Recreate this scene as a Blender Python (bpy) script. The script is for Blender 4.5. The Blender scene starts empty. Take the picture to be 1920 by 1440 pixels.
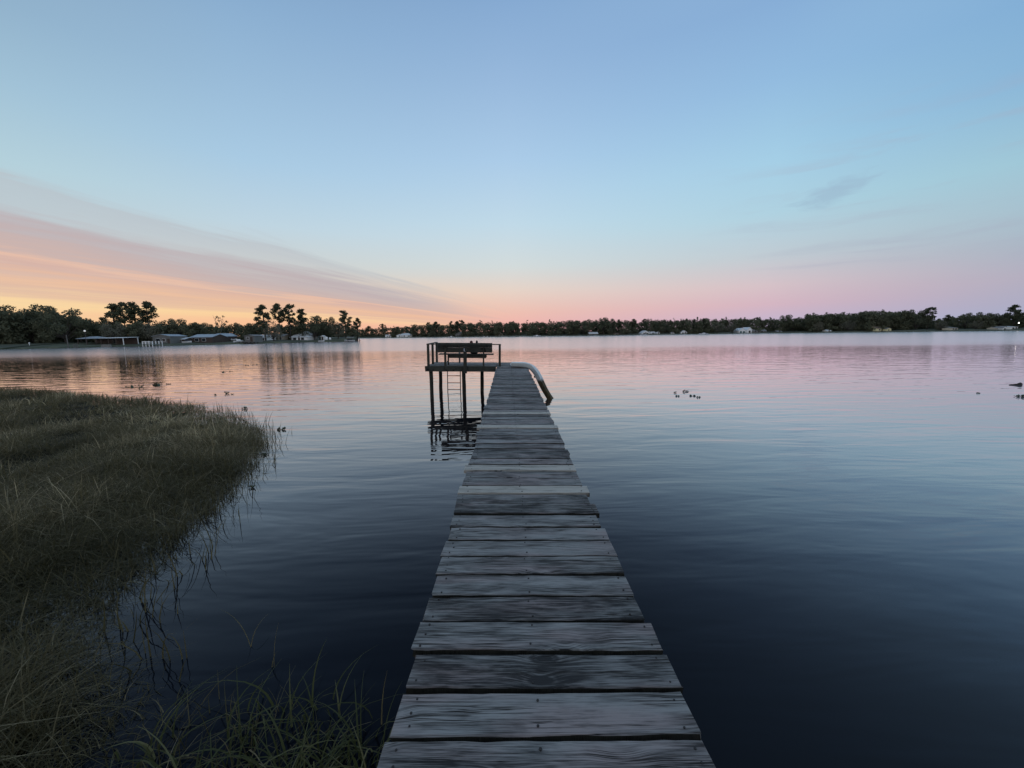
import bpy, math, random
import numpy as np
from mathutils import Matrix, Vector

C = bpy.context.scene
COL = C.collection
R = math.radians
rng = np.random.default_rng(11)
random.seed(5)

# ------------------------------------------------------------------ camera
FPX = 721.0                      # focal length in pixels of the 1920 wide photograph
EYE = Vector((0, 0, 2.55))       # above the water
cam_d = bpy.data.cameras.new('camera')
cam = bpy.data.objects.new('camera', cam_d)
COL.objects.link(cam)
cam_d.sensor_width = 36.0
cam_d.lens = FPX / 1920 * 36.0
cam_d.clip_start = 0.05
cam_d.clip_end = 20000
CAMR = (Matrix.Rotation(R(90 - 7.35), 3, 'X') @ Matrix.Rotation(R(-0.81), 3, 'Z'))
cam.matrix_world = Matrix.Translation(EYE) @ CAMR.to_4x4()
C.camera = cam


def ray(px, py):
    return CAMR @ Vector(((px - 960) / FPX, -(py - 720) / FPX, -1.0))


def on_level(px, py, z=0.0):     # where the pixel's ray meets the level z
    d = ray(px, py)
    t = (z - EYE.z) / d.z
    return EYE + d * t


def at_depth(px, py, Y):         # where the pixel's ray meets the upright plane y = Y
    d = ray(px, py)
    return EYE + d * (Y / d.y)


def horizon(px):
    return 627 - 0.0141 * (px - 960)


def X_at(px, Y):
    return at_depth(px, horizon(px), Y).x


def Z_at(px, py, Y):
    return at_depth(px, py, Y).z


# ------------------------------------------------------------------ world: dusk sky
def s2l(c):
    return tuple(((v / 255) / 12.92 if v / 255 <= 0.04045 else ((v / 255 + 0.055) / 1.055) ** 2.4) for v in c)


def rgba(c):
    return (*s2l(c), 1.0)


W = bpy.data.worlds.new('World')
C.world = W
W.use_nodes = True
wt = W.node_tree
wt.nodes.clear()


class G:                          # small node-graph writer
    def __init__(self, tree):
        self.t = tree

    def n(self, kind, **kw):
        o = self.t.nodes.new(kind)
        for k, v in kw.items():
            setattr(o, k, v)
        return o

    def put(self, sock, v):
        if hasattr(v, 'is_linked') or isinstance(v, bpy.types.NodeSocket):
            self.t.links.new(v, sock)
        else:
            sock.default_value = v

    def m(self, op, a, b=0.0, c=0.0, clamp=False):
        o = self.n('ShaderNodeMath', operation=op, use_clamp=clamp)
        for i, v in enumerate((a, b, c)):
            self.put(o.inputs[i], v)
        return o.outputs[0]

    def ramp(self, fac, stops, interp='LINEAR'):
        o = self.n('ShaderNodeValToRGB')
        cr = o.color_ramp
        cr.interpolation = interp
        while len(cr.elements) < len(stops):
            cr.elements.new(0.5)
        for e, (p, c) in zip(cr.elements, stops):
            e.position = p
            e.color = c if len(c) == 4 else (*c, 1)
        self.put(o.inputs[0], fac)
        return o.outputs[0]

    def mix(self, fac, a, b, blend='MIX'):
        o = self.n('ShaderNodeMix', data_type='RGBA', blend_type=blend)
        self.put(o.inputs[0], fac)
        self.put(o.inputs[6], a)
        self.put(o.inputs[7], b)
        return o.outputs[2]

    def step(self, v, lo, hi, a=0.0, b=1.0, smooth=True):
        o = self.n('ShaderNodeMapRange', interpolation_type='SMOOTHSTEP' if smooth else 'LINEAR')
        for i, q in enumerate((v, lo, hi, a, b)):
            self.put(o.inputs[i], q)
        return o.outputs[0]

    def xyz(self, x=0.0, y=0.0, z=0.0):
        o = self.n('ShaderNodeCombineXYZ')
        for i, q in enumerate((x, y, z)):
            self.put(o.inputs[i], q)
        return o.outputs[0]

    def sep(self, v):
        o = self.n('ShaderNodeSeparateXYZ')
        self.put(o.inputs[0], v)
        return o.outputs

    def noise(self, vec, scale=1.0, detail=4.0, rough=0.5, dist=0.0):
        o = self.n('ShaderNodeTexNoise')
        self.put(o.inputs['Vector'], vec)
        o.inputs['Scale'].default_value = scale
        o.inputs['Detail'].default_value = detail
        o.inputs['Roughness'].default_value = rough
        o.inputs['Distortion'].default_value = dist
        return o.outputs[0]

    def mapping(self, vec, scale=(1, 1, 1), loc=(0, 0, 0), rot=(0, 0, 0)):
        o = self.n('ShaderNodeMapping')
        self.put(o.inputs[0], vec)
        o.inputs['Scale'].default_value = scale
        o.inputs['Location'].default_value = loc
        o.inputs['Rotation'].default_value = rot
        return o.outputs[0]


def build_sky():
    g = G(wt)
    tc = g.n('ShaderNodeTexCoord')
    x, y, z = g.sep(tc.outputs['Generated'])
    elev = g.m('DIVIDE', g.m('ARCSINE', z), math.pi / 2)
    elev = g.m('MAXIMUM', elev, 0.0)
    az = g.m('ARCTAN2', x, y)
    zen = (116, 132, 158)
    cols = {   # photograph column: (row, colour) from the top of the picture down to the horizon
        0: [(0, (141, 175, 201)), (150, (158, 192, 213)), (300, (178, 208, 219)), (400, (190, 206, 212)), (480, (208, 205, 200)), (530, (234, 210, 180)), (555, (247, 213, 164)), (575, (250, 219, 160)), (620, (249, 203, 150))],
        480: [(0, (133, 171, 207)), (150, (149, 185, 216)), (300, (166, 201, 227)), (420, (189, 212, 225)), (500, (206, 209, 206)), (555, (244, 203, 160)), (590, (251, 197, 145)), (625, (248, 185, 145))],
        960: [(0, (130, 168, 210)), (150, (148, 183, 220)), (300, (168, 202, 232)), (420, (191, 217, 232)), (500, (211, 219, 219)), (545, (230, 210, 197)), (585, (238, 190, 174)), (615, (240, 174, 168))],
        1440: [(0, (130, 171, 214)), (150, (142, 185, 223)), (300, (161, 205, 230)), (400, (173, 209, 225)), (480, (192, 203, 211)), (535, (214, 193, 199)), (570, (213, 180, 193)), (605, (193, 178, 204))],
        1920: [(0, (124, 171, 212)), (150, (132, 179, 215)), (300, (156, 198, 215)), (400, (166, 192, 206)), (460, (170, 181, 196)), (520, (180, 174, 191)), (570, (172, 171, 195)), (600, (165, 172, 200))],
    }
    prev = None
    prev_az = None
    back = g.ramp(elev, [(0.0, rgba((218, 208, 210))), (0.14, rgba((222, 217, 220))), (0.32, rgba((188, 202, 218))), (0.6, rgba((130, 152, 184))), (1.0, rgba(zen))])
    res = None
    for k, (px, rows) in enumerate(sorted(cols.items())):
        stops = []
        for py, c in reversed(rows):
            d = ray(px, py).normalized()
            stops.append((max(0.0, math.asin(d.z) / (math.pi / 2)), rgba(c)))
        stops.append((0.62, rgba({0: (84, 104, 142), 480: (84, 106, 146), 960: (100, 130, 172), 1440: (150, 184, 212), 1920: (164, 198, 220)}[px])))
        stops.append((0.97, rgba(zen)))
        rp = g.ramp(elev, stops)
        d = ray(px, 560)
        a = math.atan2(d.x, d.y)
        if res is None:
            res = g.mix(g.step(az, -math.pi + 0.4, a), back, rp)
        else:
            res = g.mix(g.step(az, prev_az, a, smooth=False), res, rp)
        prev_az = a
    res = g.mix(g.step(az, prev_az, math.pi - 0.4), res, back)
    # streaked cirrus on a level sheet, its streaks running towards azimuth A
    A = R(12.5)
    zc = g.m('MAXIMUM', z, 0.006)
    lat = g.m('SUBTRACT', g.m('MULTIPLY', x, math.cos(A)), g.m('MULTIPLY', y, math.sin(A)))
    fwd = g.m('ADD', g.m('MULTIPLY', x, math.sin(A)), g.m('MULTIPLY', y, math.cos(A)))
    u = g.m('DIVIDE', lat, zc)
    v = g.m('DIVIDE', fwd, zc)
    w = g.m('LOGARITHM', g.m('MAXIMUM', g.m('MULTIPLY', u, -1), 0.05), math.e)
    lv = g.m('LOGARITHM', g.m('MAXIMUM', v, 0.05), math.e)
    n0 = g.noise(g.xyz(g.m('MULTIPLY', w, 1.6), g.m('MULTIPLY', lv, 0.7), 3.1), 1.0, 2)
    n1 = g.noise(g.xyz(g.m('MULTIPLY', w, 8.0), g.m('MULTIPLY', lv, 1.3), 7.7), 1.0, 5, 0.55, 0.3)
    n2 = g.noise(g.xyz(g.m('MULTIPLY', w, 22.0), g.m('MULTIPLY', lv, 2.6), 1.7), 1.0, 4, 0.6, 0.4)
    wn = g.m('ADD', g.m('ADD', w, 0.10), g.m('MULTIPLY', g.m('SUBTRACT', n0, 0.5), 0.36))
    wn = g.m('ADD', wn, g.m('MULTIPLY', g.m('SUBTRACT', n1, 0.5), 0.52))
    wn = g.m('ADD', wn, g.m('MULTIPLY', g.m('SUBTRACT', n2, 0.5), 0.16))
    f = g.step(wn, 1.0, 3.4, smooth=False)

    def P(q):
        return (q - 1.0) / 2.4
    ccol = g.ramp(f, [(P(1.32), rgba((184, 191, 198))), (P(1.55), rgba((188, 184, 189))), (P(1.74), rgba((191, 178, 181))), (P(1.97), rgba((204, 179, 173))),
                      (P(2.06), rgba((230, 187, 165))), (P(2.17), rgba((214, 178, 166))), (P(2.36), rgba((234, 187, 155))), (P(2.5), rgba((222, 182, 160))),
                      (P(2.72), rgba((250, 213, 158))), (P(3.1), rgba((245, 187, 152)))])
    cden = g.ramp(f, [(P(1.26), (0, 0, 0)), (P(1.38), (.5,) * 3), (P(1.5), (.28,) * 3), (P(1.66), (.82,) * 3), (P(1.97), (.95,) * 3), (P(2.06), (.85,) * 3),
                      (P(2.4), (.78,) * 3), (P(2.75), (.55,) * 3), (P(3.3), (.25,) * 3)])
    den = g.m('MULTIPLY', cden, g.m('ADD', 0.44, g.m('ADD', g.m('MULTIPLY', n1, 0.8), g.m('MULTIPLY', n2, 0.45))), clamp=True)
    den = g.m('MULTIPLY', den, g.step(fwd, 0.0, 0.25))
    den = g.m('MULTIPLY', den, g.step(g.m('ADD', lat, g.m('MULTIPLY', g.m('SUBTRACT', n1, 0.5), 0.25)), -0.2, -0.5))
    res = g.mix(den, res, ccol)
    # faint grey wisps low on the other side
    nw = g.noise(g.xyz(g.m('MULTIPLY', az, 2.2), g.m('MULTIPLY', elev, 26.0), 4.4), 1.6, 5, 0.55, 0.5)
    wd = g.m('MULTIPLY', g.step(nw, 0.5, 0.74), 0.5)
    wd = g.m('MULTIPLY', wd, g.m('MULTIPLY', g.step(az, 0.35, 0.8), g.step(elev, 0.27, 0.17)))
    wd = g.m('MULTIPLY', wd, g.step(elev, 0.03, 0.1))
    res = g.mix(wd, res, rgba((166, 170, 190)))
    d = ray(1562, 362).normalized()
    a0, e0 = math.atan2(d.x, d.y), math.asin(d.z) / (math.pi / 2)
    da = g.m('DIVIDE', g.m('SUBTRACT', az, a0), 0.075)
    de = g.m('DIVIDE', g.m('SUBTRACT', g.m('SUBTRACT', elev, e0), g.m('MULTIPLY', g.m('SUBTRACT', az, a0), 0.13)), 0.017)
    rr = g.m('SQRT', g.m('ADD', g.m('MULTIPLY', da, da), g.m('MULTIPLY', de, de)))
    pn = g.noise(g.xyz(g.m('MULTIPLY', az, 22.0), g.m('MULTIPLY', elev, 120.0), 2.2), 1.0, 4, 0.6, 0.6)
    pm = g.m('MULTIPLY', g.step(g.m('ADD', rr, g.m('MULTIPLY', g.m('SUBTRACT', pn, 0.5), 1.6)), 1.0, 0.2), 0.42)
    res = g.mix(pm, res, rgba((146, 170, 196)))
    hs = g.n('ShaderNodeHueSaturation')
    hs.inputs['Saturation'].default_value = 0.96
    g.put(hs.inputs['Color'], res)
    res = hs.outputs[0]
    bg = g.n('ShaderNodeBackground')
    g.put(bg.inputs['Color'], res)
    bg.inputs['Strength'].default_value = 1.0
    out = g.n('ShaderNodeOutputWorld')
    wt.links.new(bg.outputs[0], out.inputs[0])


build_sky()
C.view_settings.view_transform = 'Standard'
C.view_settings.look = 'None'
C.view_settings.exposure = 0.0
C.view_settings.gamma = 1.0
C.view_settings.use_curve_mapping = False
C.cycles.max_bounces = 6
C.cycles.glossy_bounces = 3
C.cycles.diffuse_bounces = 2


# ------------------------------------------------------------------ materials
def new_mat(name):
    m = bpy.data.materials.new(name)
    m.use_nodes = True
    t = m.node_tree
    b = t.nodes['Principled BSDF']
    return m, G(t), b


def plain(name, col, rough=0.7, var=0.15, scale=3.0, metal=0.0, bump=0.0):
    m, g, b = new_mat(name)
    tc = g.n('ShaderNodeTexCoord')
    n = g.noise(tc.outputs['Object'], scale, 5, 0.6)
    lo = tuple(c * (1 - var) for c in col)
    hi = tuple(min(1, c * (1 + var)) for c in col)
    g.put(b.inputs['Base Color'], g.ramp(n, [(0.3, lo), (0.7, hi)]))
    b.inputs['Roughness'].default_value = rough
    b.inputs['Metallic'].default_value = metal
    if bump:
        bp = g.n('ShaderNodeBump')
        bp.inputs['Distance'].default_value = bump
        g.put(bp.inputs['Height'], n)
        g.put(b.inputs['Normal'], bp.outputs[0])
    return m


def wood_mat(name, dark, light, along='x', tone=0.5, warm=None, stain=(0.018, 0.017, 0.016), contrast=1.0):
    """weathered boards: grain, checks, knots; each board differs by its 'board' attribute"""
    m, g, b = new_mat(name)
    tc = g.n('ShaderNodeTexCoord')
    at = g.n('ShaderNodeAttribute', attribute_name='board')
    rnd = at.outputs['Fac']
    x, y, z = g.sep(tc.outputs['Object'])
    if along == 'z':
        a, c, e = z, x, y
    elif along == 'y':
        a, c, e = y, x, z
    else:
        a, c, e = x, y, z
    off = g.m('MULTIPLY', rnd, 37.0)
    ao = g.m('ADD', a, off)
    co = g.m('ADD', c, g.m('MULTIPLY', rnd, 3.0))
    # knots bend the grain
    vo = g.n('ShaderNodeTexVoronoi', feature='F1')
    g.put(vo.inputs['Vector'], g.xyz(g.m('MULTIPLY', ao, 1.9), g.m('MULTIPLY', co, 5.0), e))
    vo.inputs['Scale'].default_value = 1.0
    kd = vo.outputs['Distance']
    knot = g.step(kd, 0.34, 0.0)
    warp = g.noise(g.xyz(g.m('MULTIPLY', ao, 1.6), g.m('MULTIPLY', co, 5.0), e), 1.0, 3, 0.5)
    gy = g.m('ADD', g.m('MULTIPLY', co, 1.0), g.m('MULTIPLY', warp, 0.022))
    gy = g.m('ADD', gy, g.m('MULTIPLY', knot, 0.034))
    grain = g.noise(g.xyz(g.m('MULTIPLY', ao, 5.0), g.m('MULTIPLY', gy, 110.0), g.m('MULTIPLY', e, 60.0)), 1.0, 4, 0.62)
    fine = g.noise(g.xyz(g.m('MULTIPLY', ao, 7.0), g.m('MULTIPLY', gy, 320.0), g.m('MULTIPLY', e, 160.0)), 1.0, 2, 0.6)
    blot = g.noise(g.xyz(g.m('MULTIPLY', ao, 2.6), g.m('MULTIPLY', co, 11.0), e), 1.0, 4, 0.6, 0.6)
    crack = g.noise(g.xyz(g.m('MULTIPLY', ao, 1.0), g.m('MULTIPLY', gy, 52.0), g.m('ADD', e, 5.0)), 1.0, 3, 0.55)
    line = g.step(g.m('ABSOLUTE', g.m('SUBTRACT', crack, 0.5)), 0.0, 0.026)
    where = g.step(g.noise(g.xyz(g.m('MULTIPLY', ao, 1.3), g.m('MULTIPLY', co, 9.0), 9.0), 1.0, 2), 0.44, 0.56)
    crk = g.m('SUBTRACT', 1.0, g.m('MULTIPLY', g.m('SUBTRACT', 1.0, line), where))
    val = g.m('ADD', g.m('MULTIPLY', grain, 0.55), g.m('ADD', g.m('MULTIPLY', fine, 0.5), -0.1))
    val = g.m('ADD', val, g.m('ADD', g.m('MULTIPLY', blot, 0.8), -0.125))
    val = g.m('ADD', val, g.m('MULTIPLY', g.m('SUBTRACT', rnd, 0.5), 0.22))
    ring = g.m('MULTIPLY', g.m('SINE', g.m('ADD', g.m('MULTIPLY', kd, 75.0), g.m('MULTIPLY', warp, 9.0))), g.step(kd, 0.26, 0.05))
    val = g.m('SUBTRACT', val, g.m('ADD', g.m('MULTIPLY', g.step(kd, 0.16, 0.02), 0.24), g.m('MULTIPLY', ring, 0.07)))
    val = g.m('ADD', g.m('MULTIPLY', g.m('SUBTRACT', val, 0.7), contrast), 0.66)
    col = g.ramp(val, [(0.40, dark), (0.64, tuple((p + q) / 2 for p, q in zip(dark, light))), (0.92, light)])
    if warm:
        hue = g.noise(g.xyz(g.m('MULTIPLY', ao, 1.2), g.m('MULTIPLY', co, 6.0), 2.0), 1.0, 2)
        col = g.mix(g.m('MULTIPLY', g.step(hue, 0.42, 0.66), 0.8), col, g.mix(1.0, col, (*warm, 1), 'MULTIPLY'))
    col = g.mix(crk, (*stain, 1), col)
    g.put(b.inputs['Base Color'], col)
    b.inputs['Roughness'].default_value = 0.78
    b.inputs['Specular IOR Level'].default_value = 0.3
    h = g.m('ADD', g.m('MULTIPLY', grain, 0.6), g.m('MULTIPLY', crk, 1.2))
    h = g.m('ADD', h, g.m('MULTIPLY', fine, 0.3))
    bp = g.n('ShaderNodeBump')
    bp.inputs['Distance'].default_value = 0.004
    bp.inputs['Strength'].default_value = 0.9
    g.put(bp.inputs['Height'], h)
    g.put(b.inputs['Normal'], bp.outputs[0])
    return m


M = {}
M['deck'] = wood_mat('weathered_deck_wood', (0.029, 0.028, 0.028), (0.31, 0.30, 0.285), 'x', warm=(1.08, 0.9, 0.9), contrast=1.6)
M['pale'] = wood_mat('newer_pale_wood', (0.36, 0.325, 0.275), (0.58, 0.53, 0.46), 'x')
M['beam'] = wood_mat('dark_beam_wood', (0.02, 0.021, 0.017), (0.075, 0.075, 0.062), 'x')
M['post'] = wood_mat('dark_post_wood', (0.03, 0.03, 0.025), (0.085, 0.08, 0.062), 'z')
M['pile'] = wood_mat('wet_pile_and_gap_shade', (0.018, 0.017, 0.013), (0.05, 0.047, 0.036), 'z')
M['nail'] = plain('rusty_nail', (0.025, 0.018, 0.015), 0.6, 0.3, 60)
M['metal'] = plain('dull_galvanised_metal', (0.09, 0.09, 0.095), 0.45, 0.25, 8, 0.6)
M['palemetal'] = plain('pale_galvanised_metal', (0.5, 0.5, 0.54), 0.5, 0.2, 30, 0.2)
M['darkcloth'] = plain('dark_cloth', (0.02, 0.02, 0.019), 0.9, 0.3, 14)
M['redcloth'] = plain('reddish_brown_cloth', (0.095, 0.032, 0.028), 0.9, 0.25, 30)
M['white'] = plain('white_paint', (0.86, 0.87, 0.86), 0.6, 0.06, 1.2)
M['offwhite'] = plain('cream_paint', (0.55, 0.5, 0.4), 0.7, 0.08, 1.0)
M['yellow'] = plain('pale_yellow_paint', (0.68, 0.62, 0.36), 0.7, 0.06, 1.0)
M['greywall'] = plain('grey_siding', (0.15, 0.152, 0.145), 0.8, 0.15, 0.8)
M['darkwall'] = plain('dark_brown_siding', (0.07, 0.05, 0.042), 0.85, 0.2, 0.8)
M['tanwall'] = plain('tan_siding', (0.32, 0.28, 0.22), 0.8, 0.12, 0.8)
M['metalroof'] = plain('pale_blue_metal_roof', (0.31, 0.36, 0.41), 0.45, 0.08, 0.6)
M['whiteroof'] = plain('white_metal_roof', (0.74, 0.77, 0.78), 0.5, 0.07, 0.6)
M['greyroof'] = plain('grey_shingle_roof', (0.22, 0.22, 0.22), 0.85, 0.2, 0.9)
M['brownroof'] = plain('brown_shingle_roof', (0.17, 0.12, 0.1), 0.85, 0.2, 0.9)
M['glass'] = plain('dark_window_glass', (0.02, 0.025, 0.03), 0.12, 0.2, 1.0)
M['teal'] = plain('teal_glazing', (0.06, 0.14, 0.15), 0.2, 0.2, 1.0)
M['concrete'] = plain('grey_concrete', (0.2, 0.2, 0.19), 0.85, 0.25, 0.7)
M['hull'] = plain('white_boat_hull', (0.66, 0.68, 0.7), 0.35, 0.08, 1.0)
M['canvas'] = plain('dark_blue_boat_cover', (0.03, 0.035, 0.05), 0.8, 0.2, 1.0)
M['bark'] = plain('tree_bark', (0.06, 0.052, 0.045), 0.9, 0.35, 2.0)
M['greybark'] = plain('grey_bark', (0.14, 0.135, 0.125), 0.9, 0.3, 2.0)
M['leafdark'] = plain('floating_leaf', (0.055, 0.075, 0.04), 0.5, 0.4, 12)


def foliage(name, a, b_, c):
    m, g, b = new_mat(name)
    oi = g.n('ShaderNodeObjectInfo')
    tc = g.n('ShaderNodeTexCoord')
    n = g.noise(tc.outputs['Object'], 0.5, 3, 0.6)
    col = g.ramp(g.m('ADD', g.m('MULTIPLY', n, 0.7), g.m('MULTIPLY', oi.outputs['Random'], 0.35)), [(0.3, a), (0.5, b_), (0.75, c)])
    g.put(b.inputs['Base Color'], col)
    b.inputs['Roughness'].default_value = 0.75
    b.inputs['Specular IOR Level'].default_value = 0.15
    tr = g.n('ShaderNodeBsdfTranslucent')
    g.put(tr.inputs[0], col)
    mxs = g.n('ShaderNodeMixShader')
    mxs.inputs[0].default_value = 0.3
    g.put(mxs.inputs[1], b.outputs[0])
    g.put(mxs.inputs[2], tr.outputs[0])
    g.t.links.new(mxs.outputs[0], g.t.nodes['Material Output'].inputs[0])
    return m


M['oakleaf'] = foliage('oak_leaves', (0.09, 0.098, 0.064), (0.122, 0.13, 0.082), (0.17, 0.168, 0.105))
M['pineleaf'] = foliage('pine_needles', (0.072, 0.086, 0.052), (0.095, 0.108, 0.064), (0.13, 0.135, 0.08))
M['greyleaf'] = foliage('mossy_grey_leaves', (0.12, 0.12, 0.09), (0.16, 0.155, 0.115), (0.21, 0.195, 0.14))

# slide: pale glassfibre, its lower part stained brown by the lake
m, g, b = new_mat('stained_glassfibre')
tc = g.n('ShaderNodeTexCoord')
sx, sy, sz = g.sep(tc.outputs['Object'])
nz = g.noise(g.mapping(tc.outputs['Object'], (7, 7, 2.5)), 1.0, 4)
fac = g.step(g.m('ADD', sz, g.m('MULTIPLY', g.m('SUBTRACT', nz, 0.5), 0.22)), -0.56, -0.42)
nz2 = g.noise(g.mapping(tc.outputs['Object'], (12, 12, 4)), 1.0, 5)
g.put(b.inputs['Base Color'], g.mix(fac, g.ramp(nz2, [(0.35, (0.05, 0.042, 0.022)), (0.7, (0.16, 0.13, 0.07))]), g.ramp(nz2, [(0.3, (0.78, 0.86, 0.87)), (0.7, (0.88, 0.93, 0.93))])))
b.inputs['Roughness'].default_value = 0.4
M['slide'] = m


# ------------------------------------------------------------------ mesh builder
class MB:
    def __init__(self, off=(0, 0, 0)):
        self.v, self.f, self.mi, self.bd, self.off = [], [], [], [], Vector(off)

    def add(self, vs, fs, mi=0, board=0.5):
        k = len(self.v)
        self.v += [tuple(Vector(p) - self.off) for p in vs]
        self.f += [tuple(i + k for i in q) for q in fs]
        self.mi += [mi] * len(fs)
        self.bd += [board] * len(vs)

    def box(self, x0, x1, y0, y1, z0, z1, mi=0, board=None):
        v = [(x, y, z) for z in (z0, z1) for y in (y0, y1) for x in (x0, x1)]
        f = [(0, 2, 3, 1), (4, 5, 7, 6), (0, 1, 5, 4), (2, 6, 7, 3), (0, 4, 6, 2), (1, 3, 7, 5)]
        self.add(v, f, mi, random.random() if board is None else board)

    def tube(self, pts, rad, n=8, mi=0, caps=True, board=None):
        pts = [Vector(p) for p in pts]
        if not hasattr(rad, '__len__'):
            rad = [rad] * len(pts)
        vs = []
        for i, p in enumerate(pts):
            d = (pts[min(i + 1, len(pts) - 1)] - pts[max(i - 1, 0)]).normalized()
            a = d.cross(Vector((0, 1, 0)) if abs(d.y) < 0.9 else Vector((1, 0, 0))).normalized()
            c = d.cross(a)
            for k in range(n):
                t = 2 * math.pi * k / n
                vs.append(p + (a * math.cos(t) + c * math.sin(t)) * rad[i])
        fs = [(i * n + k, i * n + (k + 1) % n, (i + 1) * n + (k + 1) % n, (i + 1) * n + k) for i in range(len(pts) - 1) for k in range(n)]
        if caps:
            fs += [tuple(range(n - 1, -1, -1)), tuple((len(pts) - 1) * n + k for k in range(n))]
        self.add(vs, fs, mi, random.random() if board is None else board)

    def plank(self, x0, x1, y0, y1, z0, z1, seg=10, jit=0.003, mi=0, yaw=0.0, side=None):
        """a board along x with softly worn edges"""
        b = 0.005
        h = random.random()
        sec = [(y0 + b, z1), (y1 - b, z1), (y1, z1 - b), (y1, z0), (y0, z0), (y0, z1 - b)]
        n = len(sec)
        vs, fs = [], []
        xc = (x0 + x1) / 2
        bow = random.uniform(-1, 1) * jit
        for i in range(seg + 1):
            x = x0 + (x1 - x0) * i / seg
            q = [random.gauss(0, jit * 0.55) for _ in range(n)]
            cup = bow * ((i / seg - 0.5) ** 2 * 4)
            for k, (yy, zz) in enumerate(sec):
                dx = random.gauss(0, jit * 1.3) if i in (0, seg) else 0
                vs.append((x + dx, yy + q[k] * 0.8 + yaw * (x - xc), zz + (cup + q[k] * 0.3 if k not in (3, 4) else 0)))
        for i in range(seg):
            for k in range(n):
                fs.append((i * n + k, (i + 1) * n + k, (i + 1) * n + (k + 1) % n, i * n + (k + 1) % n))
        fs += [tuple(range(n)), tuple(seg * n + k for k in range(n - 1, -1, -1))]
        k0 = len(self.mi)
        self.add(vs, fs, mi, h)
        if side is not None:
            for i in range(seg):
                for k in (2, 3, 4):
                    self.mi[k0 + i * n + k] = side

    def build(self, name, mats, parent=None, smooth=False):
        me = bpy.data.meshes.new(name)
        me.from_pydata(self.v, [], self.f)
        for q in (mats if isinstance(mats, (list, tuple)) else [mats]):
            me.materials.append(q)
        me.polygons.foreach_set('material_index', self.mi)
        at = me.attributes.new('board', 'FLOAT', 'POINT')
        at.data.foreach_set('value', self.bd)
        if smooth:
            me.polygons.foreach_set('use_smooth', [True] * len(self.f))
        me.update()
        o = bpy.data.objects.new(name, me)
        COL.objects.link(o)
        o.parent = parent
        return o


def np_mesh(name, verts, quads, mats, parent=None, attr=None, smooth=False):
    me = bpy.data.meshes.new(name)
    nv, nq = len(verts), len(quads)
    me.vertices.add(nv)
    me.vertices.foreach_set('co', np.asarray(verts, np.float32).ravel())
    me.loops.add(nq * 4)
    me.loops.foreach_set('vertex_index', np.asarray(quads, np.int32).ravel())
    me.polygons.add(nq)
    me.polygons.foreach_set('loop_start', np.arange(0, nq * 4, 4, dtype=np.int32))
    if smooth:
        me.polygons.foreach_set('use_smooth', np.ones(nq, bool))
    for q in (mats if isinstance(mats, (list, tuple)) else [mats]):
        me.materials.append(q)
    if attr is not None:
        a = me.attributes.new('tint', 'FLOAT', 'POINT')
        a.data.foreach_set('value', np.asarray(attr, np.float32))
    me.update(calc_edges=True)
    me.validate()
    if name.startswith('_'):
        return me
    o = bpy.data.objects.new(name, me)
    COL.objects.link(o)
    o.parent = parent
    return o


def tag(o, label=None, cat=None, group=None, kind=None):
    for k, v in (('label', label), ('category', cat), ('group', group), ('kind', kind)):
        if v:
            o[k] = v
    return o


def empty(name, label, cat, loc=(0, 0, 0), mat=None, group=None, rz=0.0):
    o = bpy.data.objects.new(name, None)
    o.empty_display_size = 0.2
    COL.objects.link(o)
    if mat is not None:
        o.matrix_world = mat
    else:
        o.location = loc
        o.rotation_euler = (0, 0, rz)
    return tag(o, label, cat, group)


def copy_tree(o, parent=None):
    c = o.copy()
    COL.objects.link(c)
    c.parent = parent
    for ch in list(o.children):
        copy_tree(ch, c)
    return c


# ------------------------------------------------------------------ water and land
m, g, b = new_mat('lake_water')
tc = g.n('ShaderNodeTexCoord')
P = tc.outputs['Object']
wx, wy, wz = g.sep(P)
dist = g.m('SQRT', g.m('ADD', g.m('MULTIPLY', wx, wx), g.m('MULTIPLY', wy, wy)))
swell = g.noise(g.mapping(P, (0.26, 1.0, 1), rot=(0, 0, R(4))), 1.35, 3, 0.5, 0.4)
swell2 = g.noise(g.mapping(P, (0.30, 1.0, 1), (3, 7, 0), (0, 0, R(-9))), 3.0, 2, 0.45, 0.3)
rip = g.noise(g.mapping(P, (0.35, 1.0, 1), (1, 2, 0), (0, 0, R(3))), 7.5, 2, 0.5, 0.3)
patch = g.noise(g.mapping(P, (0.02, 0.05, 1)), 1.0, 2, 0.5)
amp = g.step(dist, 3.0, 16.0, 0.55, 1.0)
h = g.m('ADD', g.m('MULTIPLY', swell, 0.031), g.m('MULTIPLY', swell2, 0.0066))
h = g.m('ADD', h, g.m('MULTIPLY', rip, g.m('MULTIPLY', g.step(patch, 0.35, 0.65, 0.4, 1.2), 0.0018)))
h = g.m('MULTIPLY', h, amp)
bp = g.n('ShaderNodeBump')
bp.inputs['Distance'].default_value = 1.0
bp.inputs['Strength'].default_value = 1.0
g.put(bp.inputs['Height'], h)
ruff = g.step(g.m('ADD', wy, g.m('MULTIPLY', g.m('SUBTRACT', patch, 0.5), 30.0)), 36.0, 76.0)
rough = g.m('ADD', 0.02, g.m('MULTIPLY', ruff, 0.165))
fr = g.n('ShaderNodeFresnel')
fr.inputs['IOR'].default_value = 1.333
g.put(fr.inputs['Normal'], bp.outputs[0])
refl = g.ramp(fr.outputs[0], [(0.02, (.006,) * 3), (0.034, (.018,) * 3), (0.05, (.042,) * 3), (0.07, (.085,) * 3), (0.13, (.24,) * 3), (0.35, (.66,) * 3), (0.6, (.9,) * 3), (1.0, (1.0,) * 3)])
gl = g.n('ShaderNodeBsdfGlossy')
g.put(gl.inputs['Roughness'], rough)
g.put(gl.inputs['Normal'], bp.outputs[0])
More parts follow.
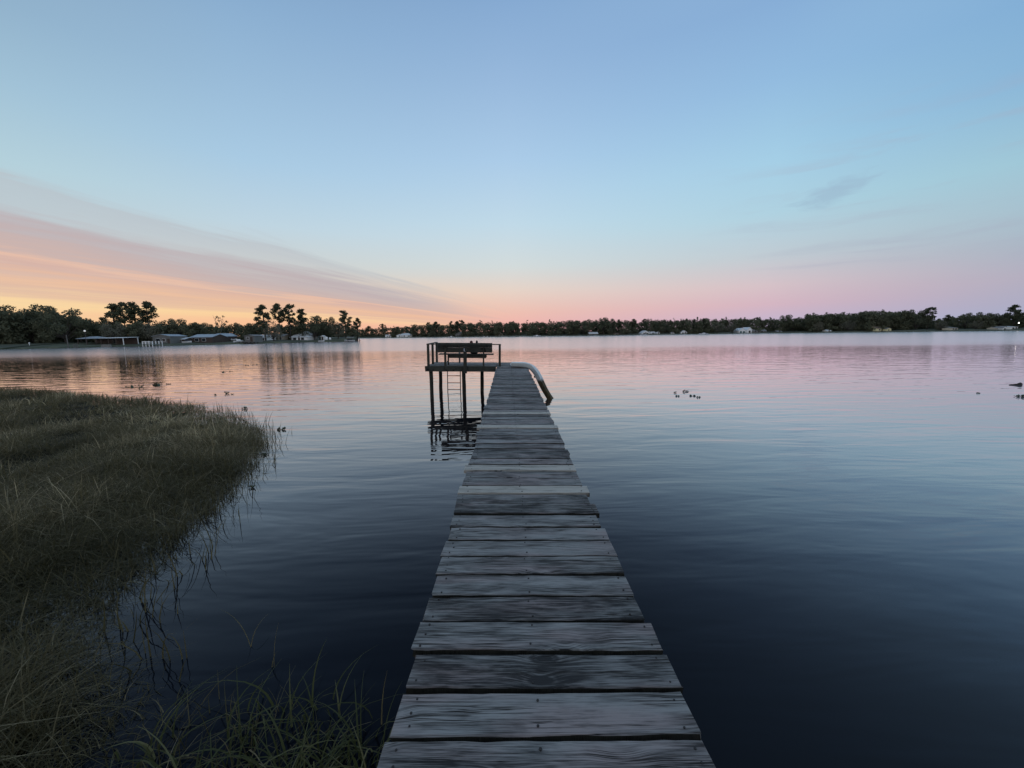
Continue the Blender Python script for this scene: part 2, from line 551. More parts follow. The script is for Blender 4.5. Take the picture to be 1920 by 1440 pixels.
gl.inputs['Color'].default_value = (1.0, 0.925, 0.93, 1)
df = g.n('ShaderNodeBsdfDiffuse')
lit_noise = g.noise(g.mapping(P, (0.05, 0.08, 1)), 1.0, 3, 0.5)
lit_mask = g.m('MULTIPLY', g.step(g.m('ADD', wx, g.m('MULTIPLY', lit_noise, 3.0)), 1.6, 11.0), g.step(wy, 0.5, 8.0))
g.put(df.inputs['Color'], g.mix(lit_mask, (0.005, 0.0075, 0.0125, 1), (0.23, 0.28, 0.34, 1)))  # paler body colour on one side paints brighter light into the water
mx = g.n('ShaderNodeMixShader')
g.put(mx.inputs[0], refl)
g.put(mx.inputs[1], df.outputs[0])
g.put(mx.inputs[2], gl.outputs[0])
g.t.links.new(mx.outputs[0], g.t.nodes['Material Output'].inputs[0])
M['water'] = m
wb = MB()
wb.add([(-2500, -400, 0), (2500, -400, 0), (2500, 2500, 0), (-2500, 2500, 0)], [(0, 1, 2, 3)])
tag(wb.build('lake_water', M['water']), 'calm dark lake reflecting the dusk sky', kind='structure')

m, g, b = new_mat('shore_ground')
tc = g.n('ShaderNodeTexCoord')
n1 = g.noise(tc.outputs['Object'], 0.06, 4, 0.6)
n2 = g.noise(tc.outputs['Object'], 0.8, 4, 0.6)
g.put(b.inputs['Base Color'], g.ramp(g.m('ADD', g.m('MULTIPLY', n1, 0.7), g.m('MULTIPLY', n2, 0.3)), [(0.38, (0.045, 0.052, 0.036)), (0.52, (0.075, 0.085, 0.05)), (0.66, (0.15, 0.155, 0.10))]))
b.inputs['Roughness'].default_value = 0.9
M['ground'] = m

# shoreline of the near point on one side and of the far side of the lake (pixel column, distance)
NEAR_SHORE = [(-900, 92), (-450, 108), (0, 127), (90, 134), (160, 140), (230, 144), (320, 153), (400, 163), (450, 170), (510, 181), (560, 190), (620, 201), (668, 211)]
FAR_SHORE = [(560, 560), (690, 600), (800, 560), (900, 500), (1000, 450), (1150, 430), (1300, 420), (1450, 398), (1600, 362), (1760, 325), (1920, 288), (2300, 210), (2900, 130)]


def interp(tab, px):
    return float(np.interp(px, [a for a, _ in tab], [c for _, c in tab]))


def shoreY(px, far=False):
    return interp(FAR_SHORE if far else NEAR_SHORE, px)


RISE = [(0, -0.6), (0.5, 0.25), (4, 0.55), (12, 1.0), (30, 1.7), (70, 2.4), (160, 3.0)]


def ground_z(inland):
    return float(np.interp(inland, [a for a, _ in RISE], [c for _, c in RISE]))


def land(name, rows, label):
    vs = np.array([p for r in rows for p in r], float)
    k = len(rows[0])
    q = [(i * k + j, i * k + j + 1, (i + 1) * k + j + 1, (i + 1) * k + j) for i in range(len(rows) - 1) for j in range(k - 1)]
    o = np_mesh(name, vs, q, M['ground'], smooth=True)
    return tag(o, label, kind='structure')


rows = []
for px in np.linspace(-900, 668, 110):
    Y = shoreY(px) + 1.2 * math.sin(px * 0.11) + 0.8 * math.sin(px * 0.037)
    x = X_at(px, Y)
    tip = min(1.0, (674 - px) / 90)
    d = Vector((-0.35, 1.0)).normalized()
    rows.append([(x + d.x * t * tip, Y + d.y * t * tip, z if t < 100 else z) for t, z in RISE] + [(x + d.x * 330 * tip, Y + d.y * 330 * tip, -1.0)])
land('near_shore_ground', rows, 'low grassy point of land with houses and trees')
rows = []
for px in np.linspace(560, 2900, 150):
    Y = shoreY(px, True) + 2.5 * math.sin(px * 0.05)
    x = X_at(px, Y)
    d = Vector((x * 0.25, Y)).normalized()
    rows.append([(x + d.x * t, Y + d.y * t, z) for t, z in RISE] + [(x + d.x * 1500, Y + d.y * 1500, 6.0)])
land('far_shore_ground', rows, 'wooded far shore of the lake')

rows = []
for x in np.linspace(-60, 60, 40):
    y0 = -1.9 + 0.5 * math.sin(x * 0.7) + abs(x) * 0.03
    rows.append([(x, y0 - t, z) for t, z in ((0, -0.6), (0.5, 0.1), (3, 0.45), (12, 0.9), (200, 2.5))])
land('home_bank_ground', rows, 'grassy home bank where the jetty starts')

# ------------------------------------------------------------------ jetty frame (slightly out of level, as built)
d_c = Vector(((953 - 960) / FPX, -(613 - 720) / FPX, -1.0)).normalized()
c_c = Vector((1, -0.006, 0))
c_c = (c_c - d_c * c_c.dot(d_c)).normalized()
n_c = c_c.cross(d_c)
JR = CAMR @ Matrix((c_c, d_c, n_c)).transposed()      # columns: across, along, up
J_EYE = 1.575                                         # eye above the deck
JM = Matrix.Translation(EYE - (JR @ Vector((0, 0, 1))) * J_EYE) @ JR.to_4x4()
JI = JR.transposed()


def jl(px, py, y):               # pixel -> point of the jetty frame at distance y along it
    d = JI @ ray(px, py)
    return Vector((0, 0, J_EYE)) + d * (y / d.y)


def jroot(name, label, cat, base, group=None):
    return empty(name, label, cat, mat=JM @ Matrix.Translation(base), group=group)


def water_z(x, y):               # water level seen in the jetty frame
    up = JI @ Vector((0, 0, 1))
    o = JM.to_3x3().transposed() @ (Vector((0, 0, 0)) - JM.translation)
    # points p with up.(p - o) = 0 where o is any water point in the frame
    return (up.dot(o) - up.x * x - up.y * y) / up.z


XL, XR = -0.452, 0.768
FRONT, BACKE = 15.35, 17.25
PL = jl(798.5, 687, FRONT).x      # platform's outer side
jetty = jroot('jetty', 'long narrow grey plank jetty ending in a railed platform over the lake', 'jetty', (0, 0, 0))
dk, nl = MB(), MB()
pale = []
y = 1.27 - 0.2 * 14
i = 0
pale_at = (3.50, 4.10, 5.95, 6.95)
while y < BACKE - 0.05:
    wd = 0.2
    gap = random.uniform(0.015, 0.028)
    a, c = y + gap / 2, y + wd - gap / 2
    is_pale = any(a < p < c for p in pale_at)
    x0 = XL + random.uniform(-0.016, 0.016)
    x1 = XR + random.uniform(-0.018, 0.018)
    dz = random.gauss(0, 0.003)
    if is_pale:
        pb = MB()
        pb.plank(x0 - 0.025, x1 + 0.01, a, c - 0.01, -0.036, 0.004 + dz, 12, 0.001, yaw=random.gauss(0, 0.003))
        pale.append(pb)
    else:
        dk.plank(x0, x1, a, c, -0.038, dz, 16, 0.0032, yaw=random.gauss(0, 0.005), side=2)  # dark side faces: the shade inside the gaps put in as colour
    if y > -0.5:
        for xx in (x0 + 0.055, 0.13, x1 - 0.055):
            for yy in ((a + 0.028), (c - 0.028)) + (((a + c) / 2,) if random.random() < 0.3 and xx != 0.13 else ()):
                px_, py_ = xx + random.gauss(0, 0.008), yy + random.gauss(0, 0.006)
                r_ = random.uniform(0.0042, 0.0062)
                k = [(px_ + r_ * math.cos(t), py_ + r_ * math.sin(t), 0.0035 + dz + (0.004 if is_pale else 0)) for t in np.linspace(0, 2 * math.pi, 9)[:-1]]
                kb = [(p[0], p[1], p[2] - 0.012) for p in k]
                dk.add(k + kb, [tuple(range(8))] + [(q, q + 8, (q + 1) % 8 + 8, (q + 1) % 8) for q in range(8)], 1, 0.5)
    y += wd
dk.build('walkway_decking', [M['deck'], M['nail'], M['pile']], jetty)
for pb in pale:
    tag(pb.build('replacement_plank', M['pale'], jetty), 'pale newer plank set among the grey weathered ones')
# platform decking
pd = MB()
y = FRONT + 0.02
while y < BACKE - 0.1:
    pd.plank(PL + random.uniform(-0.015, 0.01), XL - 0.03, y, y + 0.135, -0.038, random.gauss(0, 0.002), 12, 0.003)
    y += 0.145
pd.build('platform_decking', M['deck'], jetty)
# stringers and beams
for xx in (XL + 0.07, 0.13, XR - 0.07):
    q = MB()
    q.box(xx - 0.02, xx + 0.02, -1.5, BACKE - 0.03, -0.225, -0.041)
    q.build('stringer', M['beam'], jetty)
q = MB(); q.plank(PL - 0.03, XL - 0.035, FRONT - 0.045, FRONT + 0.0, -0.205, 0.012, 12, 0.004); q.build('front_beam', M['beam'], jetty)
q = MB(); q.plank(PL - 0.02, XL - 0.035, BACKE - 0.09, BACKE - 0.045, -0.2, -0.042, 8, 0.003); q.build('rear_beam', M['beam'], jetty)
q = MB(); q.box(PL - 0.03, PL + 0.012, FRONT + 0.003, BACKE - 0.093, -0.2, -0.042); q.build('side_beam', M['beam'], jetty)


def pile(px, yd, top, r=0.078, parent=None):
    x = jl(px, 712, yd).x
    q = MB()
    zb = water_z(x, yd) - 1.6
    n = 9
    lean = random.uniform(-0.02, 0.02)
    pts = [(x + lean * (top - (top + (zb - top) * k / n)) + random.gauss(0, 0.004), yd, top + (zb - top) * k / n) for k in range(n + 1)]
    q.tube(pts, [r * random.uniform(0.94, 1.05) for _ in pts], 12)
    return q.build('pile', M['pile'], parent or jetty, True)


for px, yd in ((808.5, FRONT + 0.09), (869.5, FRONT + 0.09), (931.5, FRONT + 0.09), (826, BACKE - 0.18), (904, BACKE - 0.18)):
    pile(px, yd, -0.206 if yd < 16 else -0.203)
for yd in (0.3, 2.7, 5.1, 7.5, 9.9, 12.3, 14.6, 17.0):
    for xx in (XL + 0.17, XR - 0.17):
        q = MB()
        zb = water_z(xx, yd) - 1.4
        q.tube([(xx, yd, -0.041), (xx, yd, zb)], 0.07, 12)
        q.build('pile', M['pile'], jetty, True)
    q = MB(); q.box(XL + 0.1, XR - 0.1, yd - 0.115, yd - 0.075, -0.40, -0.228); q.build('cross_beam', M['beam'], jetty)
# railing
RT = 0.90


def rail_post(px, yd, w, z0, z1, py=668):
    x = jl(px, py, yd).x
    q = MB()
    q.box(x - w / 2, x + w / 2, yd - w / 2, yd + w / 2, z0, z1)
    return q.build('rail_post', M['post'], jetty)


RY = FRONT + 0.05
rail_post(803, RY, 0.088, 0.0, RT - 0.04)
rail_post(872, FRONT - 0.11, 0.125, -0.26, RT - 0.10)
rail_post(937, RY, 0.088, 0.0, RT - 0.04)
rail_post(811.5, (FRONT + BACKE) / 2, 0.085, 0.0, RT - 0.04)
rail_post(819, BACKE - 0.12, 0.085, 0.0, RT - 0.04)
xl_, xr_ = jl(803, 668, RY).x, jl(937, 668, RY).x
q = MB(); q.plank(xl_ - 0.05, xr_ + 0.05, RY - 0.045, RY + 0.045, RT - 0.038, RT, 8, 0.003); q.build('front_rail', M['post'], jetty)
q = MB(); xs = jl(819, 668, BACKE - 0.12).x
q.add([(xl_ - 0.045, RY + 0.048, RT - 0.038), (xl_ + 0.045, RY + 0.048, RT - 0.038), (xs + 0.045, BACKE - 0.07, RT - 0.038), (xs - 0.045, BACKE - 0.07, RT - 0.038),
       (xl_ - 0.045, RY + 0.048, RT - 0.002), (xl_ + 0.045, RY + 0.048, RT - 0.002), (xs + 0.045, BACKE - 0.07, RT - 0.002), (xs - 0.045, BACKE - 0.07, RT - 0.002)],
      [(0, 3, 2, 1), (4, 5, 6, 7), (0, 1, 5, 4), (1, 2, 6, 5), (2, 3, 7, 6), (3, 0, 4, 7)])
q.build('side_rail', M['post'], jetty)
# pale cleat on the middle post
p = jl(871, 657.5, FRONT - 0.185)
q = MB()
q.tube([p + Vector((-0.012, 0, 0.09)), p + Vector((-0.016, -0.012, 0.02)), p + Vector((0.004, -0.012, -0.03))], [0.012, 0.02, 0.024], 8)
q.tube([p + Vector((-0.03, -0.008, -0.005)), p + Vector((0.035, -0.008, -0.035))], 0.014, 8)
q.build('cleat', M['palemetal'], jetty, True)

# ------------------------------------------------------------------ bench (its back to the camera)
BY = FRONT + 0.22
bx0, bx1 = jl(820.7, 650, BY).x, jl(922.8, 650, BY).x
zt, zm1, zm2, zbm = (jl(870, p, BY).z for p in (642.8, 651.7, 651.85, 660.9))
base = Vector(((bx0 + bx1) / 2, BY, 0))
bench = jroot('bench', 'dark weathered plank bench on the jetty platform, its back to the walkway', 'bench', base)
for z0, z1 in ((zm1, zt), (zbm, zm2)):
    q = MB(base); q.plank(bx0, bx1, BY - 0.02, BY + 0.02, z0, z1, 10, 0.003); q.build('back_board', M['beam'], bench)
zs = jl(870, 663.2, BY + 0.2).z
for k in range(3):
    q = MB(base); q.plank(bx0 + 0.02, bx1 + 0.05, BY + 0.03 + k * 0.145, BY + 0.165 + k * 0.145, zs - 0.036, zs, 10, 0.002); q.build('seat_board', M['beam'], bench)
ax0, ax1 = jl(838.5, 668, BY).x, jl(911.5, 668, BY).x
za = jl(870, 670.6, BY + 0.25).z
for yy in (BY + 0.05, BY + 0.40):
    q = MB(base); q.plank(ax0, ax1, yy, yy + 0.04, za, zs - 0.04, 8, 0.002); q.build('apron', M['post'], bench)
for px, w in ((835.3, 0.085), (907, 0.05)):
    x = jl(px, 670, BY).x
    q = MB(base); q.box(x - w / 2, x + w / 2, BY - 0.085, BY - 0.024, 0.0, zt - 0.09); q.build('back_leg', M['post'], bench)
for px, w in ((840.8, 0.055), (906.5, 0.055)):
    x = jl(px, 675, BY + 0.4).x
    q = MB(base); q.box(x - w / 2, x + w / 2, BY + 0.335, BY + 0.395, 0.0, zs - 0.045); q.build('front_leg', M['post'], bench)

# dark bundle on the seat, two rounded tops above the backrest
yb = BY + 0.2
base = Vector((jl(889, 660, yb).x, yb, zs))
bag = jroot('bag', 'dark soft bag on the bench seat, reddish and black tops above the backrest', 'bag', base)
bx_l, bx_r = jl(880.2, 660, yb).x, jl(898.0, 660, yb).x
hz = jl(890, 644.5, yb).z - zs


def blob(name, cx, cy, cz, rx, ry, rz, mat, parent, p=2.0, wob=0.06):
    q = MB()
    nu, nv = 14, 10
    vs, fs = [], []
    for j in range(nv + 1):
        ph = -math.pi / 2 + math.pi * j / nv
        for k in range(nu):
            th = 2 * math.pi * k / nu
            f_ = lambda t: math.copysign(abs(t) ** (2 / p), t)
            s = 1 + wob * math.sin(3 * th + 2 * ph) + wob * 0.6 * math.sin(5 * th - 3 * ph)
            vs.append((cx + rx * f_(math.cos(ph)) * f_(math.cos(th)) * s, cy + ry * f_(math.cos(ph)) * f_(math.sin(th)) * s, cz + rz * f_(math.sin(ph))))
    for j in range(nv):
        for k in range(nu):
            fs.append((j * nu + k, j * nu + (k + 1) % nu, (j + 1) * nu + (k + 1) % nu, (j + 1) * nu + k))
    q.add(vs, fs)
    return q.build(name, mat, parent, True)


blob('body', 0, 0, hz * 0.49, (bx_r - bx_l) / 2, 0.12, hz * 0.5, M['darkcloth'], bag, 3.2, 0.03)
zr = jl(884, 641, yb).z - zs
tag(blob('rolled_top', jl(883.6, 641, yb).x - base.x, 0, zr - 0.035, 0.064, 0.06, 0.085, M['redcloth'], bag, 2.4, 0.05), 'reddish brown rounded top')
zr2 = jl(894, 640.5, yb).z - zs
tag(blob('bottle_top', jl(894, 641, yb).x - base.x, 0, zr2 - 0.04, 0.044, 0.044, 0.09, M['darkcloth'], bag, 2.3, 0.02), 'narrow black rounded top')

# ------------------------------------------------------------------ swim ladder at the far edge
LY = BACKE + 0.01
lx0, lx1 = jl(839.3, 715, LY).x, jl(863.2, 715, LY).x
base = Vector(((lx0 + lx1) / 2, LY, -0.2))
lad = jroot('swim_ladder', 'thin metal swim ladder hanging from the far edge of the platform into the water', 'ladder', base)
zw = water_z(lx0, LY)
for x in (lx0, lx1):
    q = MB(base)
    q.tube([(x, LY - 0.3, 0.0), (x, LY - 0.3, 0.50), (x, LY - 0.24, 0.62), (x, LY - 0.1, 0.64), (x, LY, 0.55), (x, LY, 0.0), (x, LY, zw - 0.7)] if x == lx1 else [(x, LY, 0.05), (x, LY, zw - 0.7)], 0.02, 8)
    q.build('side_rail', M['metal'], lad, True)
for k, py in enumerate((704.6, 717.8, 730.6)):
    z = jl(851, py, LY).z
    q = MB(base); q.tube([(lx0, LY, z), (lx1, LY, z)], 0.016, 8); q.build('rung', M['metal'], lad, True)
dz = (jl(851, 730.6, LY).z - jl(851, 704.6, LY).z) / 2
q = MB(base); q.tube([(lx0, LY, z + dz), (lx1, LY, z + dz)], 0.016, 8); q.build('rung', M['metal'], lad, True)

# ------------------------------------------------------------------ water slide across the end of the walkway
SY = 15.15
cl = [(958.5, 689.0), (972, 690.0), (984, 691.2), (993, 694), (1000.5, 701), (1006.5, 711), (1012, 723), (1019, 736), (1028, 750), (1034.5, 758.5), (1042, 768)]
pts = []
for k, (px, py) in enumerate(cl):
    yd = SY - 0.0 - max(0, k - 3) * 0.035
    pts.append(jl(px, py, yd))
base = Vector((pts[0].x, SY, 0))
slide = jroot('water_slide', 'pale glassfibre water slide curving off the jetty end, its foot stained brown', 'water slide', base)
# resample
fine = []
for k in range(len(pts) - 1):
    p0, p1, p2, p3 = pts[max(k - 1, 0)], pts[k], pts[k + 1], pts[min(k + 2, len(pts) - 1)]
    for s in range(4):
        t = s / 4
        fine.append(0.5 * ((2 * p1) + (p2 - p0) * t + (2 * p0 - 5 * p1 + 4 * p2 - p3) * t * t + (3 * p1 - p0 - 3 * p2 + p3) * t ** 3))
fine.append(pts[-1])
if True:
    off = 0.012 - min(p.z for p in fine[:8])
    for p in fine:
        p.z += off * max(0, 1 - max(0, (p.x - fine[0].x) - 0.5) / 1.0)
prof = [(-0.235, 0.215), (-0.215, 0.222), (-0.19, 0.20), (-0.165, 0.06), (-0.11, 0.018), (0, 0.006), (0.11, 0.018), (0.165, 0.06), (0.19, 0.20), (0.215, 0.222), (0.235, 0.215),
        (0.215, 0.18), (0.19, 0.04), (0.13, -0.006), (0, -0.014), (-0.13, -0.006), (-0.19, 0.04), (-0.215, 0.18)]
sl = MB(base)
vs, fs = [], []
n = len(prof)
for i, p in enumerate(fine):
    d = (fine[min(i + 1, len(fine) - 1)] - fine[max(i - 1, 0)]).normalized()
    side = Vector((-d.y, d.x, 0)).normalized()
    up = d.cross(side).normalized()
    if up.z < 0:
        up = -up
    tt = i / (len(fine) - 1)
    wscale = 1.0 if tt > 0.04 else 0.9
    hs = min(1.0, 0.78 + tt * 1.2) if tt < 0.2 else 1.0
    for a, c in prof:
        vs.append(p + side * a * wscale * 0.86 + up * c * hs * 0.84)
for i in range(len(fine) - 1):
    for k in range(n):
        fs.append((i * n + k, (i + 1) * n + k, (i + 1) * n + (k + 1) % n, i * n + (k + 1) % n))
# closed, rounded upper end
k0 = len(vs)
bk = fine[0] + Vector((-0.05, 0, 0.03))
vs.append(bk + Vector((0, 0, 0.05)))
fs += [((k + 1) % n, k, k0) for k in range(n)]
fs += [tuple((len(fine) - 1) * n + k for k in range(n - 1, -1, -1))]
sl.add(vs, fs)
sl.build('flume', M['slide'], slide, True)
p = fine[18]
q = MB(base)
q.box(p.x - 0.05, p.x + 0.0, SY - 0.03, SY + 0.01, p.z - 0.09, p.z - 0.015)
q.build('bracket', M['metal'], slide)

# ------------------------------------------------------------------ trees
def leaf_quads(centres, radii, count, size, flat=1.0, shell=0.35):
    """small leaf-clump faces spread through ellipsoid lobes"""
    centres = np.array(centres, float)
    radii = np.array(radii, float)
    wts = radii[:, 0] * radii[:, 1] + radii[:, 0] * radii[:, 2]
    idx = rng.choice(len(centres), count, p=wts / wts.sum())
    d = rng.normal(size=(count, 3))
    d /= np.linalg.norm(d, axis=1)[:, None]
    rr = shell + (1.12 - shell) * rng.random(count) ** 0.6
    pos = centres[idx] + d * radii[idx] * rr[:, None]
    nrm = rng.normal(size=(count, 3)) * 0.8 + d
    nrm /= np.linalg.norm(nrm, axis=1)[:, None]
    t = np.cross(nrm, rng.normal(size=(count, 3)))
    t /= np.linalg.norm(t, axis=1)[:, None]
    bt = np.cross(nrm, t)
    s = size * (0.5 + rng.random(count))[:, None]
    vs = np.stack([pos - t * s, pos - bt * s * 0.55, pos + t * s, pos + bt * s * 0.55], 1).reshape(-1, 3)
    return vs, np.arange(count * 4).reshape(-1, 4)


def trunk_mesh(name, paths, n=6):
    q = MB()
    for pts, rad in paths:
        q.tube(pts, rad, n)
    me_o = q.build(name, M['bark'])
    return me_o


def make_oak(seed, wide=0.9, low=0.18, leaves=2600, size=0.027, mat='oakleaf'):
    """unit height crown on a short forked trunk"""
    r = random.Random(seed)
    cs, rs, paths = [], [], []
    base_t = [(0, 0, 0), (0.01, 0.0, 0.12), (0.0, 0.01, low + 0.12)]
    paths.append((base_t, [0.035, 0.028, 0.022]))
    nl = r.randint(13, 18)
    for k in range(nl):
        th = k * 2.4 + r.uniform(-.4, .4)
        hh = low + 0.1 + (1 - low - 0.2) * ((k + 0.5) / nl) ** 0.9
        env = math.sqrt(max(0.05, 1 - ((hh - 0.45) / 0.58) ** 2))
        rad = wide / 2 * env * r.uniform(0.45, 0.95)
        c = (rad * math.cos(th), rad * math.sin(th), hh)
        s = r.uniform(0.10, 0.19) * (1.1 - 0.35 * hh)
        cs.append(c)
        rs.append((s * r.uniform(1, 1.35), s * r.uniform(1, 1.35), s * r.uniform(0.7, 1.0)))
        paths.append(([(0.0, 0.0, low + 0.08 * r.random()), (c[0] * .5, c[1] * .5, (low + hh) / 2 + 0.03), c], [0.016, 0.01, 0.004]))
    vs, qs = leaf_quads(cs, rs, leaves, size)
    return vs, qs, paths, mat, 'bark'


def make_pine(seed, crown0=0.5, spread=0.2, leaves=2600, size=0.018, lean=0.0):
    r = random.Random(seed)
    cs, rs, paths = [], [], []
    paths.append(([(0, 0, 0), (lean * .3, 0, 0.35), (lean * .7, 0.0, 0.7), (lean, 0, 0.97)], [0.018, 0.015, 0.011, 0.004]))
    nl = r.randint(30, 38)
    for k in range(nl):
        hh = crown0 + (0.96 - crown0) * (k + r.random()) / nl
        th = r.uniform(0, 6.28)
        tt = (hh - crown0) / (1 - crown0)
        rad = spread * (0.35 + 0.8 * math.sin(min(1, 0.12 + tt * 0.95) * 2.9)) * r.uniform(0.2, 1.0)
        x0 = lean * hh
        c = (x0 + rad * math.cos(th), rad * math.sin(th), hh)
        s = r.uniform(0.035, 0.06)
        cs.append(c)
        rs.append((s * r.uniform(1.0, 1.35), s * r.uniform(1.0, 1.35), s * r.uniform(0.65, 0.95)))
        paths.append(([(x0, 0, hh - 0.04), (x0 + rad * .5 * math.cos(th), rad * .5 * math.sin(th), hh - 0.015), c], [0.006, 0.004, 0.002]))
    cs.append((lean, 0, 0.95)); rs.append((0.07, 0.07, 0.05))
    vs, qs = leaf_quads(cs, rs, leaves, size, shell=0.1)
    return vs, qs, paths, 'pineleaf', 'bark'


def make_bare(seed, leaves=260):
    r = random.Random(seed)
    paths, cs, rs = [], [], []
    for k in range(2):
        lx = (-0.12, 0.13)[k] + r.uniform(-.02, .02)
        paths.append(([(0.02 * (k * 2 - 1), 0, 0), (lx * .4, 0.01, 0.4), (lx, 0, 0.8)], [0.022, 0.015, 0.007]))
        for j in range(9):
            hh = r.uniform(0.4, 0.85)
            xx = lx * (hh / 0.8)
            e = (xx + r.uniform(-.16, .16), r.uniform(-.14, .14), hh + r.uniform(0.06, 0.2))
            paths.append(([(xx, 0, hh), ((xx + e[0]) / 2, e[1] * .5, hh + 0.05), e], [0.007, 0.005, 0.002]))
            if j % 2 == 0:
                cs.append(e); rs.append((0.05, 0.05, 0.045))
    vs, qs = leaf_quads(cs, rs, leaves, 0.02, shell=0.0)
    return vs, qs, paths, 'oakleaf', 'greybark'


PROTO = {}


def proto(key, data):
    vs, qs, paths, lm, bm_ = data
    q = MB()
    for pts, rad in paths:
        q.tube(pts, rad, 6, caps=False)
    t = q.build('trunk', M[bm_])
    c = np_mesh('crown', vs, qs, M[lm])
    PROTO[key] = (t.data, c.data)
    bpy.data.objects.remove(t)
    bpy.data.objects.remove(c)


for s in range(4):
    proto(f'oak{s}', make_oak(20 + s, (1.05, 1.2, 0.95, 1.35)[s], (0.12, 0.1, 0.2, 0.12)[s]))
for s in range(2):
    proto(f'grey{s}', make_oak(50 + s, (0.8, 1.0)[s], 0.1, 1500, 0.024, 'greyleaf'))
for s in range(4):
    proto(f'pine{s}', make_pine(70 + s, (0.40, 0.5, 0.33, 0.5)[s], (0.15, 0.19, 0.13, 0.21)[s], lean=(0.02, -0.03, 0.0, 0.05)[s]))
proto('bare0', make_bare(91))
NAME = {'oak': 'oak_tree', 'grey': 'mossy_tree', 'pine': 'pine_tree', 'bare': 'bare_tree'}
CATN = {'oak': 'tree', 'grey': 'tree', 'pine': 'pine tree', 'bare': 'tree'}


def tree(key, px, top_py, Y, label, group=None, wid=1.0, gz=None):
    kind = key[:-1]
    if gz is None:
        far = px > 676 or Y > 280
        gz = ground_z(max(1.0, (Y - shoreY(px, far))))
    x = X_at(px, Y)
    h = Z_at(px, top_py, Y) - gz + 0.25
    o = empty(NAME[kind], label, CATN[kind], (x, Y, gz - 0.2), group=group, rz=random.uniform(0, 6.28) if kind != 'bare' else 0.1)
    o.scale = (h * wid, h * wid, h)
    tm, cm = PROTO[key]
    for nm, me in (('trunk', tm), ('crown', cm)):
        c = bpy.data.objects.new(nm, me)
        COL.objects.link(c)
        c.parent = o
    return o


G1 = 'trees along the near point'
L = [  # key, column, top row, metres behind the shoreline, width factor, label
    ('oak3', -20, 578, 22, 1.0, 'broad dark tree at the outer end of the near point, farthest from the jetty'),
    ('oak0', 26, 571, 26, 1.0, 'tall dark tree with rounded top, second from the outer end of the near point'),
    ('oak1', 62, 581, 24, 0.9, 'lower dark tree behind the small white post on the near bank'),
    ('oak2', 93, 571, 30, 0.8, 'loose topped tree just behind the big round tree beside the pale pole'),
    ('oak1', 124, 572, 18, 0.85, 'big round dark tree standing behind the pale pole on the bank'),
    ('oak0', 152, 592, 20, 0.8, 'sloping side tree between the big round tree and the hip roofed hut'),
    ('pine0', 217, 569, 22, 1.15, 'flat topped pine first of the close row above the white framed boathouse'),
    ('pine1', 239, 566, 22, 0.9, 'flat topped pine with broad crown, second of the close row of four'),
    ('pine0', 260, 566, 24, 1.0, 'flat topped pine third of the close row of four by the boathouse'),
    ('pine1', 281, 565, 22, 1.0, 'leaning pine with a trailing branch, last of the close row of four'),
    ('oak1', 185, 597, 24, 1.0, 'low dark tree directly behind the hip roofed hut'),
    ('grey1', 215, 603, 14, 1.0, 'grey mossy tree behind the white framed boathouse'),
    ('oak3', 250, 601, 17, 0.9, 'low spreading tree under the row of flat topped pines'),
    ('grey0', 285, 603, 16, 1.1, 'grey mossy tree behind the white dock railing'),
    ('oak0', 312, 596, 26, 1.0, 'rounded tree above the gabled house with the pale roof'),
    ('oak2', 338, 598, 22, 1.0, 'dark tree above the small pale roofed shed'),
    ('oak1', 362, 603, 40, 1.0, 'low dark tree behind the near end of the long metal roof'),
    ('oak3', 388, 605, 45, 1.0, 'low dark tree behind the middle of the long metal roof'),
    ('bare0', 414, 590, 20, 1.0, 'almost bare forked tree with pale trunks beside the long metal roof'),
    ('oak0', 436, 604, 45, 1.0, 'low dark tree just past the almost bare forked tree'),
    ('oak1', 462, 605, 48, 1.0, 'low dark tree behind the small gabled boathouse'),
    ('oak2', 484, 606, 45, 1.0, 'low dark tree just before the tall pines of the point'),
    ('pine0', 498, 571, 14, 1.15, 'tall full pine at the near side of the pine group on the point'),
    ('pine1', 526, 569, 18, 0.9, 'slender tall pine in the middle of the pine group on the point'),
    ('pine3', 545, 570, 16, 0.8, 'tall pine with a round head behind the big white roofed house'),
    ('pine2', 568, 579, 14, 1.1, 'shorter pine with drooping branches above the end of the white roofed house'),
    ('grey0', 513, 600, 8, 0.9, 'grey mossy tree standing before the tan house'),
    ('oak2', 555, 600, 24, 0.9, 'dark tree behind the big white roofed house'),
    ('oak1', 590, 590, 14, 0.9, 'dense dark tree beside the white roofed house'),
    ('oak0', 614, 593, 14, 0.9, 'dense dark tree behind the white tanks'),
    ('grey1', 634, 602, 9, 0.8, 'grey mossy tree at the tip of the point behind the moored boat'),
    ('pine0', 649, 582, 12, 1.25, 'tall pine near the tip of the point'),
    ('pine1', 671, 596, 10, 0.9, 'small leaning pine last on the tip of the point'),
    ('oak2', 660, 610, 9, 1.0, 'dark bushy tree at the very tip of the point'),
]
for key, px, top, back, wd, lab in L:
    tree(key, px, top, shoreY(px) + back, lab, G1, wd)

